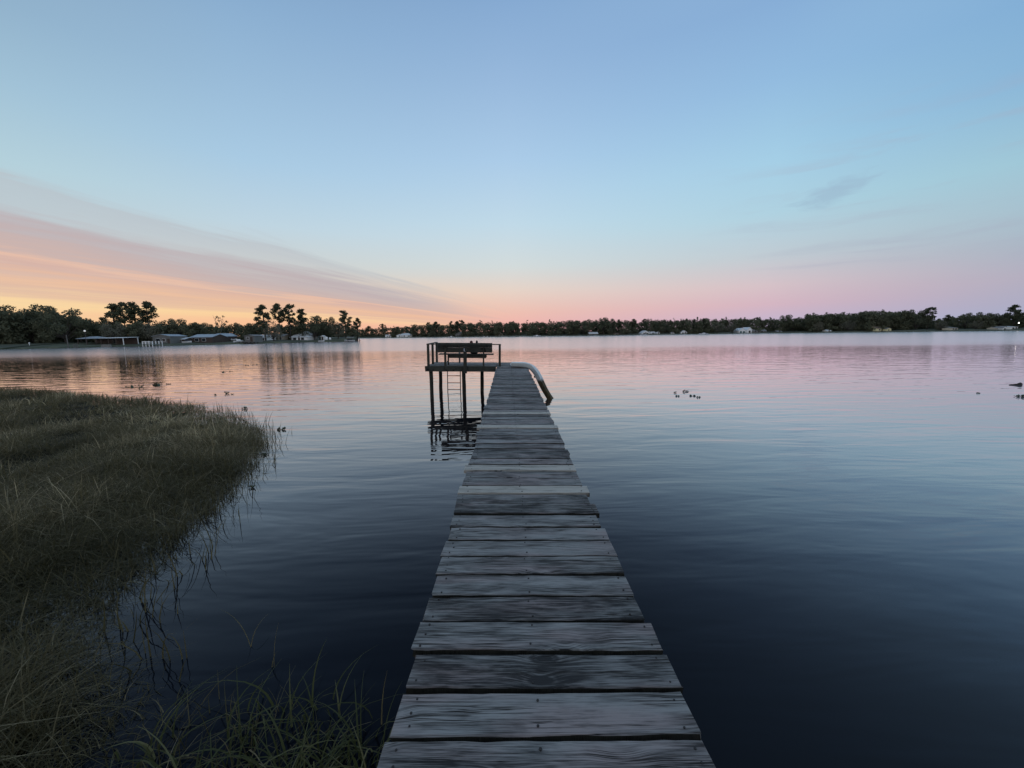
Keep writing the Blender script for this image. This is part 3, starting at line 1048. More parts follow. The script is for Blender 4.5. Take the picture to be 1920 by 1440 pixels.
G2 = 'trees along the far shore'
F = [
    ('pine1', 692, 611, 20, 1.3, 'first pine past the gap beyond the tip of the point'),
    ('pine3', 717, 607, 24, 1.2, 'broad pine above the low white buildings on the far shore'),
    ('oak1', 750, 612, 30, 1.2, 'dark tree behind the long white roofed house on the far shore'),
    ('pine3', 803, 604, 18, 0.8, 'thin pine with a high tuft, first of the pair over the far shore'),
    ('pine1', 819, 603, 20, 1.3, 'flat headed pine with a wide top, second of the pair over the far shore'),
    ('pine0', 847, 602, 20, 1.0, 'bushy pine behind the cluster of far houses above the bench'),
    ('pine1', 858, 602, 22, 1.0, 'pine over the bench, middle of three in a row'),
    ('pine3', 867, 600, 22, 1.0, 'highest pine of the three in a row over the bench'),
    ('oak0', 935, 603, 20, 0.9, 'rounded tree on the far shore over the end of the jetty'),
    ('oak2', 962, 603, 20, 1.1, 'broad tree on the far shore over the water slide'),
    ('oak1', 1012, 604, 20, 1.1, 'dark tree behind the small white dock on the far shore'),
    ('oak2', 1075, 600, 12, 1.1, 'dense dark tree standing close to the far water, nearer the slide'),
    ('oak0', 1095, 598, 12, 1.1, 'dense dark tree close to the far water, tallest of that clump'),
    ('oak2', 1131, 595, 14, 0.9, 'tall dark tree first of a tight pair on the far shore'),
    ('oak0', 1145, 596, 14, 0.8, 'tall dark tree second of a tight pair on the far shore'),
    ('pine2', 1160, 599, 18, 1.1, 'pine just past the tight pair of tall dark trees'),
    ('pine1', 1187, 598, 22, 1.1, 'lacy pine before the gabled white house on the far shore'),
    ('pine3', 1208, 598, 24, 1.0, 'lacy pine directly above the gabled white house'),
    ('oak1', 1240, 602, 20, 1.0, 'dark tree past the gabled white house'),
    ('pine0', 1300, 599, 24, 1.1, 'lacy pine over the small white cottage on the far shore'),
    ('pine1', 1318, 597, 24, 1.1, 'lacy pine just past the small white cottage'),
    ('grey1', 1345, 604, 10, 1.1, 'greyish round tree by the water before the two gabled white house'),
    ('grey0', 1372, 604, 10, 1.1, 'greyish round tree touching the two gabled white house'),
    ('pine3', 1417, 595, 26, 1.2, 'open pine rising behind the two gabled white house'),
    ('oak2', 1472, 590, 22, 1.0, 'high rounded tree past the long grey house'),
    ('oak0', 1487, 594, 22, 1.0, 'rounded tree at the edge of the dip in the treeline'),
    ('oak1', 1516, 587, 20, 0.9, 'large rounded tree just after the dip in the treeline'),
    ('oak0', 1537, 588, 22, 1.0, 'rounded tree behind the low white shed on the far shore'),
    ('oak2', 1558, 588, 22, 1.0, 'rounded tree past the low white shed on the far shore'),
    ('grey0', 1535, 602, 9, 1.0, 'pale trunked grey tree at the water by the low white shed'),
    ('oak1', 1612, 582, 22, 0.9, 'tall broad tree before the yellow house'),
    ('oak3', 1632, 582, 22, 0.8, 'tall broad tree directly behind the yellow house'),
    ('grey1', 1590, 600, 10, 1.0, 'greyish tree on the bank before the yellow house'),
    ('oak0', 1662, 582, 22, 1.0, 'tall tree whose crown rises over the brown roof'),
    ('oak2', 1692, 582, 20, 1.0, 'dark tree between the yellow house and the overhanging pine'),
    ('oak1', 1717, 579, 18, 0.8, 'dark full tree beside the overhanging pine'),
    ('pine3', 1738, 576, 18, 1.1, 'overhanging pine at the edge of the second dip'),
    ('grey0', 1765, 600, 10, 1.2, 'greyish green bush tree on the bank in the second dip'),
    ('pine2', 1775, 590, 22, 1.3, 'pale thin tree standing in the second dip of the treeline'),
    ('oak3', 1810, 586, 18, 0.8, 'wide domed tree over the cream cottage'),
    ('oak1', 1845, 584, 18, 0.9, 'tree between the domed tree and the tall layered pine'),
    ('grey1', 1830, 600, 8, 1.0, 'pale green willow like tree on the bank past the cream cottage'),
    ('pine0', 1900, 571, 18, 1.35, 'tall layered pine above the lit lamp'),
    ('oak0', 1872, 586, 18, 0.9, 'tree beside the tall layered pine'),
    ('oak2', 1925, 584, 18, 0.9, 'dark tree past the lit lamp'),
    ('oak1', 1965, 580, 18, 0.9, 'dark tree beyond the row of small white houses'),
]
for key, px, top, back, wd, lab in F:
    tree(key, px, top, shoreY(px, True) + back, lab, G2, wd)


# unseen trees added on the home bank to shade the near deck and grass
for k, (x, y_, h_, key) in enumerate(((-17, -12, 8, 'oak1'), (-7.5, -13, 8, 'oak0'), (2.0, -11, 11, 'oak2'), (9.5, -9.5, 11, 'oak1'), (19, -10, 14, 'oak0'))):
    o = empty('oak_tree', 'unseen leafy tree added on the home bank for shade', 'tree', (x, y_, 0.2), group='added shade trees on the home bank', rz=k * 1.3)
    o.scale = (h_ * 0.95, h_ * 0.95, h_)
    for nm, me in (('trunk', PROTO[key][0]), ('crown', PROTO[key][1])):
        c = bpy.data.objects.new(nm, me)
        COL.objects.link(c)
        c.parent = o

# far woods that read as one mass behind the trees one can tell apart
def woods(name, label, tab, n, far, tops, back0, back1, lo, hi, seed, size):
    r = np.random.default_rng(seed)
    cs, rs = [], []
    tq = MB()
    for k in range(n):
        px = lo + (hi - lo) * (k + r.random()) / n
        Y = interp(tab, px) + back0 + (back1 - back0) * r.random()
        gz = ground_z(Y - interp(tab, px))
        top = float(np.interp(px, [a for a, _ in tops], [c for _, c in tops])) + r.uniform(0, 5.0) * (0.5 if far else 1)
        h = Z_at(px, top, Y) - gz
        x = X_at(px, Y)
        w_ = h * r.uniform(0.26, 0.4)
        for j in range(7):
            t = (j + r.random()) / 7
            env = math.sqrt(max(0.1, 1 - (t * 1.9 - 0.95) ** 2))
            a = r.uniform(0, 6.28)
            s = h * r.uniform(0.13, 0.2)
            cs.append((x + w_ * env * r.uniform(.2, .8) * math.cos(a), Y + w_ * env * r.uniform(.2, .8) * math.sin(a), gz + h * (0.08 + 0.84 * t)))
            rs.append((s * 1.3, s * 1.3, s * 0.9))
        for j in range(3):
            a = r.uniform(0, 6.28)
            cs.append((x + w_ * math.cos(a) * 0.9, Y - abs(w_ * math.sin(a)) * 0.8, gz + h * r.uniform(0.08, 0.2)))
            rs.append((h * 0.2, h * 0.2, h * 0.13))
        if far and r.random() < 0.2:
            ph = h * r.uniform(1.06, 1.22)
            for j in range(5):
                cs.append((x + h * r.uniform(-.07, .07), Y + h * r.uniform(-.07, .07), gz + ph - h * (0.03 + 0.05 * j)))
                rs.append((h * 0.055, h * 0.055, h * 0.035))
            tq.tube([(x, Y, gz), (x, Y, gz + ph)], [h * 0.012, h * 0.004], 5, caps=False)
        tq.tube([(x, Y, gz - 0.2), (x, Y, gz + h * 0.6)], [h * 0.016, h * 0.008], 5, caps=False)
    vs, qs = leaf_quads(cs, rs, n * 700, size, shell=0.25)
    root = tag(np_mesh(name, vs, qs, M['oakleaf']), label, kind='stuff')
    t = tq.build('trunks', M['greybark'], root)
    t['kind'] = 'stuff'


woods('near_woods', 'dark mixed wood filling the ground behind the houses on the near point', NEAR_SHORE, 95, False,
      [(-80, 588), (0, 585), (130, 586), (170, 600), (230, 606), (330, 606), (420, 609), (490, 609), (560, 606), (620, 604), (668, 616)], 16, 60, -110, 664, 3, 0.55)
woods('far_woods', 'unbroken dark wood along the far side of the lake', FAR_SHORE, 330, True,
      [(560, 616), (690, 616), (800, 608), (900, 605), (1000, 604), (1100, 601), (1200, 601), (1300, 598), (1400, 597), (1490, 599), (1520, 591), (1600, 586), (1700, 584), (1755, 598), (1800, 592), (1920, 588), (2100, 570)],
      12, 60, 575, 2080, 4, 0.75)


# ------------------------------------------------------------------ houses, boathouses, boats
def house(name, label, cat, px0, px1, Y, eave_py, ridge_py, dep, ridge, wall, roof, base_py=None, win=(), door=None, open_sides=False, group=None, over=0.3, wmat='glass', chimney=None, rz=0.0, end_post=False):
    """ridge: 'x' along the front, 'y' gable to the front, 'hip', 'shed'"""
    xc = X_at((px0 + px1) / 2, Y)
    w = (px1 - px0) / FPX * Y * 0.99
    pxc = (px0 + px1) / 2
    far = px0 > 676
    gz = ground_z(max(1.0, Y - shoreY(pxc, far))) - 0.05 if base_py is None else Z_at(pxc, base_py, Y)
    he = Z_at(pxc, eave_py, Y) - gz
    hr = max(Z_at(pxc, ridge_py, Y) - gz, he + 0.15)
    o = empty(name, label, cat, (xc, Y, gz), group=group, rz=rz)
    x0, x1 = -w / 2 + over, w / 2 - over
    if open_sides:
        for xx in np.linspace(x0, x1, max(3, int(w / 3) + 1)):
            for yy in (0.1, dep - 0.1):
                q = MB()
                q.box(xx - 0.09, xx + 0.09, yy - 0.09, yy + 0.09, -0.6, he - 0.002)
                q.build('post', M['white' if end_post and xx == x1 else wall], o)
        q = MB(); q.box(x0 + 0.2, x1 - 0.2, dep - 0.35, dep - 0.22, -0.3, he - 0.01); q.build('back_wall', M['darkwall'], o)
        q = MB(); q.box(x0, x1, 0, dep, -0.25, 0.0); q.build('floor_slab', M['concrete'], o)
    else:
        q = MB()
        vs = [(x0, 0, -0.5), (x1, 0, -0.5), (x1, dep, -0.5), (x0, dep, -0.5), (x0, 0, he), (x1, 0, he), (x1, dep, he), (x0, dep, he)]
        fs = [(0, 1, 5, 4), (1, 2, 6, 5), (2, 3, 7, 6), (3, 0, 4, 7)]
        if ridge == 'y':
            vs += [(0, 0, hr - 0.06), (0, dep, hr - 0.06)]
            fs[0] = (0, 1, 5, 8, 4); fs[2] = (2, 3, 7, 9, 6)
        elif ridge == 'x':
            vs += [(x0, dep / 2, hr - 0.06), (x1, dep / 2, hr - 0.06)]
            fs[1] = (1, 2, 6, 9, 5); fs[3] = (3, 0, 4, 8, 7)
        q.add(vs, fs)
        q.build('wall', M[wall], o)
    q = MB()
    X0, X1, Y0, Y1 = -w / 2, w / 2, -over, dep + over
    th = 0.12
    if ridge == 'y':
        top = [(X0, Y0, he), (0, Y0, hr), (X1, Y0, he), (X1, Y1, he), (0, Y1, hr), (X0, Y1, he)]
        f = [(0, 1, 4, 5), (1, 2, 3, 4)]
    elif ridge == 'x':
        top = [(X0, Y0, he), (X1, Y0, he), (X1, dep / 2, hr), (X0, dep / 2, hr), (X1, Y1, he), (X0, Y1, he)]
        f = [(0, 1, 2, 3), (3, 2, 4, 5)]
    elif ridge == 'hip':
        e = w * 0.2
        top = [(X0, Y0, he), (X1, Y0, he), (X1, Y1, he), (X0, Y1, he), (X0 + e * 1.6, dep / 2, hr), (X1 - e * 1.6, dep / 2, hr)]
        f = [(0, 1, 5, 4), (1, 2, 5), (2, 3, 4, 5), (3, 0, 4)]
    else:
        top = [(X0, Y0, he), (X1, Y0, he), (X1, Y1, hr), (X0, Y1, hr)]
        f = [(0, 1, 2, 3)]
    nt = len(top)
    low = [(a, b_, c - th) for a, b_, c in top]
    edges = {}
    for q_ in f:
        for i in range(len(q_)):
            e_ = (q_[i], q_[(i + 1) % len(q_)])
            edges[e_] = 1
    rim = [e_ for e_ in edges if (e_[1], e_[0]) not in edges]
    q.add([(a, b_, c + 0.004) for a, b_, c in top] + [(a, b_, c + 0.004) for a, b_, c in low],
          f + [tuple(i + nt for i in reversed(q_)) for q_ in f] + [(b_, a, a + nt, b_ + nt) for a, b_ in rim])
    ro = q.build('roof', M[roof], o)
    if chimney:
        q = MB(); q.box(chimney - 0.35, chimney + 0.35, dep * .4, dep * .4 + 0.7, he, hr + 0.7); q.build('chimney', M['brownroof'], ro)
    if not open_sides:
        for (fx, fz, fw, fh) in win:          # fractions along the wall and up to the eave
            cx, cz = x0 + (x1 - x0) * fx, he * fz
            fo = MB(); fo.box(cx - fw / 2 - 0.07, cx + fw / 2 + 0.07, -0.05, 0.02, cz - fh / 2 - 0.07, cz + fh / 2 + 0.07)
            wo = fo.build('window', M['white'], o)
            gm = MB(); gm.box(cx - fw / 2, cx + fw / 2, -0.065, -0.045, cz - fh / 2, cz + fh / 2)
            gm.build('pane', M[wmat], wo)
        if door is not None:
            cx = x0 + (x1 - x0) * door
            fo = MB(); fo.box(cx - 0.5, cx + 0.5, -0.06, 0.02, 0.0, 2.05)
            fo.build('door', M['darkwall'], o)
    return o


def boat(name, label, px, py, Y, length, beam=2.0, cabin=True, cover=False, rz=0.0, group=None, z=None, canopy=False):
    c = at_depth(px, py, Y)
    z = c.z if z is None else z
    o = empty(name, label, 'boat', (c.x, Y, z), group=group, rz=rz)
    q = MB()
    st = [(-0.5, 0.8, 0.0), (-0.25, 1.0, 0.0), (0.1, 0.98, 0.02), (0.33, 0.7, 0.1), (0.5, 0.05, 0.22)]
    vs = []
    for t, bw, kz in st:
        hb = beam / 2 * bw
        vs += [(t * length, -hb, 0.72 + kz), (t * length, -hb * 0.72, 0.12 + kz), (t * length, 0, 0.0 + kz), (t * length, hb * 0.72, 0.12 + kz), (t * length, hb, 0.72 + kz)]
    fs = [(i * 5 + k, i * 5 + k + 1, (i + 1) * 5 + k + 1, (i + 1) * 5 + k) for i in range(4) for k in range(4)]
    fs += [(i * 5, (i + 1) * 5, (i + 1) * 5 + 4, i * 5 + 4) for i in range(4)] + [(0, 4, 3, 2, 1), (20, 21, 22, 23, 24)]
    q.add(vs, fs)
    q.build('hull', M['hull'], o)
    if cabin:
        q = MB()
        q.add([(-0.18 * length, -beam * .32, 0.72), (0.16 * length, -beam * .3, 0.74), (0.16 * length, beam * .3, 0.74), (-0.18 * length, beam * .32, 0.72),
               (-0.16 * length, -beam * .28, 1.4), (0.06 * length, -beam * .26, 1.4), (0.06 * length, beam * .26, 1.4), (-0.16 * length, beam * .28, 1.4)],
              [(4, 5, 6, 7), (0, 1, 5, 4), (1, 2, 6, 5), (2, 3, 7, 6), (3, 0, 4, 7)])
        q.build('cabin', M['canvas' if cover else 'white'], o)
    if canopy:
        q = MB()
        q.box(-0.3 * length, 0.2 * length, -beam * .4, beam * .4, 2.0, 2.1)
        q.build('canopy', M['whiteroof'], o)
        q = MB()
        for a in (-0.28, 0.18):
            for s in (-1, 1):
                q.box(a * length - 0.04, a * length + 0.04, s * beam * .37 - 0.04, s * beam * .37 + 0.04, 0.7, 2.0)
        q.build('canopy_frame', M['metal'], o)
    return o


N = shoreY
house('hip_roof_hut', 'small open hut under a pale hip roof on the near bank', 'hut', 144, 181, N(160) + 8, 634.6, 630.8, 6.5, 'hip', 'darkwall', 'metalroof', open_sides=True)
house('boathouse', 'low open boathouse with white roof edge and white end post', 'boathouse', 187, 232, N(210) + 5, 633.4, 632.2, 6, 'shed', 'darkwall', 'whiteroof', open_sides=True, end_post=True)
house('gabled_house', 'house with shallow pale gabled roof behind the white dock railing', 'house', 285, 321, N(302) + 8, 630.4, 626.6, 8, 'y', 'greywall', 'metalroof', win=((.3, .5, 1.6, 1.2), (.62, .5, 1.2, 1.2)), door=0.88)
house('small_shed', 'small dark shed with a pale sloping roof beside the gabled house', 'shed', 328, 347, N(337) + 9, 636.0, 632.8, 5, 'x', 'darkwall', 'whiteroof', win=((.5, .5, 1.2, 0.9),))
house('long_boathouse', 'long brown boathouse under a pale blue metal roof', 'boathouse', 355, 399, N(377) + 8, 632.2, 626.6, 9, 'x', 'darkwall', 'metalroof', win=((.3, .55, 1.6, 1.2), (.62, .55, 1.6, 1.2)), door=0.85)
house('dark_house', 'dark house with gable end joined to the long metal roof', 'house', 396, 420, N(408) + 12, 630.6, 625.0, 9, 'y', 'darkwall', 'metalroof', win=((.5, .5, 1.2, 1.0),))
house('gabled_boathouse', 'small grey gabled boathouse standing on its own dock', 'boathouse', 457, 478, N(467) + 1.5, 630.0, 627.2, 6, 'y', 'greywall', 'greyroof', base_py=640.5, win=((.35, .6, 1.0, 1.0),), door=0.7)
house('white_house', 'low white house with a sloping roof behind the pines', 'house', 474, 500, N(487) + 16, 632.5, 627.6, 8, 'x', 'white', 'whiteroof', win=((.3, .5, 1.2, 1.1), (.75, .5, 1.2, 1.1)), door=0.5)
house('tan_house', 'tan house with a grey roof half hidden by pine trunks', 'house', 498, 532, N(515) + 20, 631.0, 626.4, 9, 'x', 'tanwall', 'greyroof', win=((.2, .5, 1.4, 1.1), (.6, .5, 1.4, 1.1), (.85, .5, 1.0, 1.1)), door=0.4, chimney=-2.0)
house('white_roofed_house', 'big white house with a tall pale metal roof on the point', 'house', 543, 578, N(560) + 14, 632.2, 621.2, 12, 'hip', 'white', 'whiteroof', win=((.25, .5, 1.6, 1.2), (.7, .5, 1.6, 1.2)), door=0.5)
house('garden_shed', 'tiny white shed between the trees near the tip of the point', 'shed', 601, 608, N(604) + 8, 631.0, 628.6, 2, 'y', 'white', 'whiteroof', door=0.5)
# dock of the gabled boathouse
Yd = N(467) - 1.0
o = empty('boat_dock', 'short dark wooden dock under the small grey gabled boathouse', 'dock', (X_at(466, Yd), Yd, 0))
q = MB(); q.box(-3.4, 3.2, -1.5, 1.6, 0.75, 0.9); q.build('decking', M['deck'], o)
q = MB()
for a in np.linspace(-3.2, 3.0, 5):
    for yy in (-1.4, 1.4):
        q.box(a - 0.1, a + 0.1, yy - 0.1, yy + 0.1, -1.0, 0.748)
q.build('piles', M['pile'], o)
# white railed dock
Yd = N(280) - 3.0
o = empty('white_dock', 'small dock with white painted posts and rails at the near bank', 'dock', (X_at(280.5, Yd), Yd, 0))
wd_ = 19 / FPX * Yd
q = MB(); q.box(-wd_ / 2, wd_ / 2, -1.2, 4, 0.65, 0.78); q.build('decking', M['greywall'], o)
for a in np.linspace(-wd_ / 2 + 0.1, wd_ / 2 - 0.1, 4):
    for yy in (-1.1, 3.0):
        q = MB(); q.box(a - 0.09, a + 0.09, yy - 0.09, yy + 0.09, -1.0, 1.95); q.build('post', M['white'], o)
for zz in (1.3, 1.8):
    q = MB(); q.box(-wd_ / 2 + 0.2, wd_ / 2 * 0.62, -1.06, -1.0, zz - 0.11, zz + 0.11); q.build('rail', M['white'], o)
# poles
o = empty('pale_pole', 'tall pale bare pole at the water edge before the big round tree', 'pole', (X_at(126, N(126) - 1), N(126) - 1, 0))
q = MB(); q.tube([(0, 0, -1), (0.02, 0, 2), (-0.03, 0, Z_at(126, 628, N(126)))], [0.16, 0.14, 0.11], 8); q.build('shaft', M['greybark'], o)
for k, (px, top, lab) in enumerate(((137, 645, 'short grey mooring post nearest to the tall pale pole'), (140.2, 644, 'short grey mooring post, middle one beside the tall pale pole'), (143.4, 645, 'short grey mooring post farthest from the tall pale pole'))):
    Yp = N(px) - 2.5
    q = MB(); q.tube([(0, 0, -1), (0, 0, Z_at(px, top, Yp))], [0.13, 0.12], 8)
    o = q.build('mooring_post', M['greybark']); o.location = (X_at(px, Yp), Yp, 0)
    tag(o, lab, 'post', 'mooring posts by the pale pole')
q = MB(); q.tube([(0, 0, -0.1), (0, 0, 1.0)], 0.09, 8); q.tube([(0, 0, 1.0), (0, 0, 1.35)], [0.2, 0.16], 8)
o = q.build('white_post', M['white']); Yp = N(54) + 8; o.location = (X_at(54, Yp), Yp, ground_z(8)); tag(o, 'small white post on the near bank under the dark trees', 'post')
# sea wall
Yp = N(210) - 0.9
q = MB(); q.box(X_at(188, Yp), X_at(205, Yp), Yp, Yp + 0.5, -0.8, 0.95)
tag(q.build('sea_wall', M['concrete']), 'pale concrete sea wall before the white edged boathouse', 'wall')
Yp = N(345) - 0.9
q = MB(); q.box(X_at(326, Yp), X_at(398, Yp + 7), Yp, Yp + 0.5, -0.8, 0.75)
# boats of the near point
boat('motor_boat', 'white motor boat with cabin parked on the lawn past the bare forked tree', 431, 634.5, N(431) + 14, 5.5, 2.2, True, rz=0.4, group='boats on the near point', z=ground_z(14) + 0.4)
boat('motor_boat', 'small white boat on the bank before the gabled boathouse', 448, 639.5, N(448) + 4, 4.2, 2.0, True, rz=1.2, group='boats on the near point', z=ground_z(4) + 0.2)
boat('rowing_boat', 'small white boat with dark cover beside the pale roofed shed', 350.5, 639, N(350) + 6, 3.4, 1.5, True, True, rz=0.2, group='boats on the near point', z=ground_z(6) + 0.2)
boat('skiff', 'low white skiff pulled up at the water edge under the dense dark trees', 603, 642.5, N(603) + 0.5, 3.0, 1.3, False, rz=0.15, group='boats on the near point', z=0.1)
boat('pontoon_boat', 'pale canopied boat moored at the tip of the point', 656, 640, N(656) - 3, 6.5, 2.4, True, True, rz=2.9, group='boats on the near point', z=0.05, canopy=True)
for px, s, lab in ((611.5, 1.0, 'white round tank between dark trees, nearest to the tiny shed'), (618.5, 0.8, 'smaller white round tank farther from the tiny shed')):
    Yp = N(px) + 8
    q = MB(); q.tube([(0, 0, -0.3), (0, 0, 1.6 * s), (0, 0, 1.9 * s)], [0.75 * s, 0.75 * s, 0.4 * s], 12)
    o = q.build('tank', M['white'], None, True); o.location = (X_at(px, Yp), Yp, ground_z(8)); tag(o, lab, 'tank', 'white tanks on the point')
# tip dock
Yp = N(662) - 4.5
o = empty('boat_dock', 'low dark dock reaching out from the tip of the point', 'dock', (X_at(666, Yp), Yp, 0))
q = MB(); q.box(-4.0, 2.6, -0.8, 0.9, 0.5, 0.66); q.build('decking', M['beam'], o)
q = MB()
for a in (-3.8, -1.7, 0.4, 2.4):
    q.box(a - 0.12, a + 0.12, -0.7, -0.46, -1, 1.5)
q.build('piles', M['pile'], o)

S = lambda px: shoreY(px, True)
GH = 'houses on the far shore'
H2 = [
    ('low_white_building', 'low white building nearest the point on the far shore', 'building', 722, 742, 14, 628.8, 627.4, 8, 'x', 'white', 'whiteroof', ((.2, .5, 2, 1.3), (.6, .5, 2, 1.3)), 0.4),
    ('long_white_house', 'long house with a bright white hipped roof on the far shore', 'house', 743, 773, 16, 628.6, 624.6, 16, 'hip', 'white', 'whiteroof', ((.2, .5, 2, 1.5), (.5, .5, 2, 1.5), (.8, .5, 2, 1.5)), 0.35),
    ('grey_house', 'grey house with pale gable over the bench back', 'house', 853, 871, 16, 627.0, 622.0, 12, 'y', 'greywall', 'greyroof', ((.3, .5, 2, 1.5), (.7, .5, 2, 1.5)), 0.5),
    ('tan_house', 'tan house over the middle of the bench back', 'house', 878, 890, 16, 627.5, 624.0, 10, 'x', 'tanwall', 'brownroof', ((.3, .5, 2, 1.5), (.7, .5, 2, 1.5)), 0.5),
    ('tan_gabled_house', 'tan house with steep gable on the far shore over the platform end', 'house', 929, 944, 16, 626.5, 621.5, 12, 'y', 'tanwall', 'brownroof', ((.35, .5, 2, 1.5),), 0.7),
    ('white_shed', 'low white shed hidden between dark trees on the far shore', 'shed', 1104, 1122, 8, 625.8, 622.6, 8, 'x', 'greywall', 'whiteroof', ((.5, .5, 2, 1.3),), None),
    ('brown_house', 'low brown roofed house beside the tight pair of tall trees', 'house', 1151, 1165, 14, 625.5, 623.0, 9, 'x', 'tanwall', 'brownroof', ((.4, .5, 2, 1.3),), 0.8),
    ('gabled_white_house', 'white house with bright gabled roof and side wing on the far shore', 'house', 1203, 1219, 12, 624.6, 619.6, 12, 'y', 'white', 'whiteroof', ((.3, .5, 2, 1.5), (.7, .5, 2, 1.5)), 0.5),
    ('white_cottage', 'white cottage joined closely to the bright gabled house', 'cottage', 1219, 1230, 14, 624.4, 621.0, 9, 'x', 'white', 'whiteroof', ((.5, .5, 2, 1.4),), None),
    ('white_hut', 'tiny white hut just past the bright gabled house', 'hut', 1231.5, 1237.5, 10, 624.6, 622.0, 4, 'y', 'white', 'whiteroof', (), 0.5),
    ('white_hut', 'tiny white hut standing alone before the small white cottage', 'hut', 1258.5, 1265, 10, 624.4, 622.4, 4, 'y', 'white', 'greyroof', (), 0.5),
    ('small_white_cottage', 'small white cottage with pale roof under lacy pines', 'cottage', 1276, 1290, 11, 623.6, 619.4, 8, 'y', 'white', 'whiteroof', ((.3, .5, 1.6, 1.4),), 0.65),
    ('white_wing_house', 'white front gable nearer the slide of the two gabled white house', 'house', 1385, 1399, 9, 619.8, 615.0, 10, 'y', 'white', 'whiteroof', ((.28, .35, 2.2, 2.0), (.72, .35, 2.2, 2.0)), None),
    ('white_gabled_house', 'white taller gable with steep roof of the two gabled white house', 'house', 1400, 1411, 9, 618.6, 613.4, 11, 'y', 'white', 'whiteroof', ((.5, .4, 2.0, 2.2),), None),
    ('long_grey_house', 'long low grey house beside the two gabled white house', 'house', 1412, 1438, 10, 620.4, 617.0, 9, 'x', 'greywall', 'greyroof', ((.15, .5, 2.2, 1.5), (.4, .5, 2.2, 1.5), (.65, .5, 2.2, 1.5), (.88, .5, 1.6, 1.5)), None),
    ('grey_shed', 'small grey shed past the long grey house', 'shed', 1457, 1467, 10, 622.0, 619.6, 6, 'x', 'greywall', 'greyroof', (), 0.5),
    ('white_garage', 'low bright white shed among pale trunked trees', 'shed', 1550, 1560, 9, 620.4, 618.2, 6, 'x', 'white', 'whiteroof', (), 0.5),
    ('yellow_house', 'pale yellow house with a brown roof close to the water', 'house', 1643, 1663, 8, 615.8, 611.6, 9, 'x', 'yellow', 'brownroof', ((.3, .5, 1.6, 1.2), (.75, .5, 1.0, 1.2)), 0.55),
    ('yellow_wing', 'smaller yellow building with a dark roof beside the yellow house', 'house', 1662.5, 1672, 7, 616.8, 614.4, 6, 'y', 'yellow', 'greyroof', ((.4, .5, 1.2, 1.0),), None),
    ('cream_cottage', 'cream cottage with two windows under the wide domed tree', 'cottage', 1783, 1797, 8, 614.6, 612.4, 7, 'shed', 'offwhite', 'greyroof', ((.3, .55, 1.2, 1.0), (.7, .55, 1.2, 1.0)), None),
    ('white_cottage', 'little white cottage first of the row before the lit lamp', 'cottage', 1867, 1877, 8, 615.0, 612.8, 6, 'x', 'offwhite', 'greyroof', ((.5, .5, 1.2, 1.0),), None),
    ('white_cottage', 'white cottage with a gable in the middle of the row before the lit lamp', 'cottage', 1880, 1893, 8, 615.2, 611.6, 6, 'y', 'white', 'greyroof', ((.3, .5, 1.2, 1.0), (.7, .5, 1.2, 1.0)), None),
    ('white_cottage', 'white flat roofed cottage right below the lit lamp', 'cottage', 1894, 1909, 9, 612.6, 611.2, 6, 'shed', 'white', 'whiteroof', ((.4, .5, 1.4, 1.0),), 0.8),
]
for nm, lab, cat, p0, p1, back, ev, rd, dep, rdg, wl, rf, wn, dr in H2:
    house(nm, lab, cat, p0, p1, S((p0 + p1) / 2) + back, ev, rd, dep, rdg, wl, rf, win=wn, door=dr, group=GH, wmat='teal' if 'gable' in lab and '1385' in str(p0) else 'glass')
boat('dock_boat', 'white boat on the far water edge by the dark tree over the slide', 1007, 630, S(1007) - 2, 8, 3, True, rz=0.1, group='boats on the far shore', z=0.0)
boat('dock_boat', 'white boat moored before the greyish trees on the far shore', 1319, 625.4, S(1319) - 2, 9, 3, True, rz=3.0, group='boats on the far shore', z=0.0)
boat('dock_boat', 'white boat moored low near the gabled cottages past the slide', 1207, 626, S(1207) - 2, 8, 3, False, rz=0.1, group='boats on the far shore', z=0.0)
boat('dock_boat', 'white boat lying before the tan house over the platform end', 1000 - 90, 630, S(910) - 2, 7, 3, False, rz=0.1, group='boats on the far shore', z=0.0)
boat('dock_boat', 'white boat lying before the grey house over the bench back', 846, 631, S(846) - 2, 9, 3, True, rz=3.1, group='boats on the far shore', z=0.0)


def lamp(px, py, Y, gz, label, power):
    x = X_at(px, Y)
    z = Z_at(px, py, Y)
    o = empty('lamp_post', label, 'lamp', (x, Y, gz), group='lit lamps on the shore')
    q = MB(); q.tube([(0, 0, -0.2), (0, 0, z - gz)], [0.09, 0.06], 8); q.build('post', M['metal'], o)
    m, g, b = new_mat('lamp_glow')
    b.inputs['Emission Color'].default_value = (1, 0.97, 0.88, 1)
    b.inputs['Emission Strength'].default_value = power
    blob('lamp_head', 0, 0, z - gz, 0.32, 0.32, 0.34, m, o, 2.0, 0.0)


lamp(1909, 605.3, S(1909) + 5, ground_z(5), 'bright white lit lamp under the tall layered pine', 9.0)
lamp(161.5, 620.5, N(161) + 5, ground_z(5), 'small lit lamp above the hip roofed hut', 0.3)

# ------------------------------------------------------------------ marsh grass
edge_px = [(-700, 745), (-300, 734), (0, 728), (150, 737), (300, 752), (400, 764), (450, 782), (500, 812), (508, 832), (478, 884), (436, 934), (396, 990), (342, 1045), (318, 1085), (262, 1125),
           (238, 1175), (222, 1205), (270, 1275), (400, 1310), (560, 1320), (680, 1385), (712, 1450)]
EDGE = [on_level(a, c) for a, c in edge_px]
EDGE = [(p.x, p.y) for p in EDGE] + [(-0.75, 1.0), (-0.7, -1.2), (-46, -1.2)]
poly = np.array(EDGE)


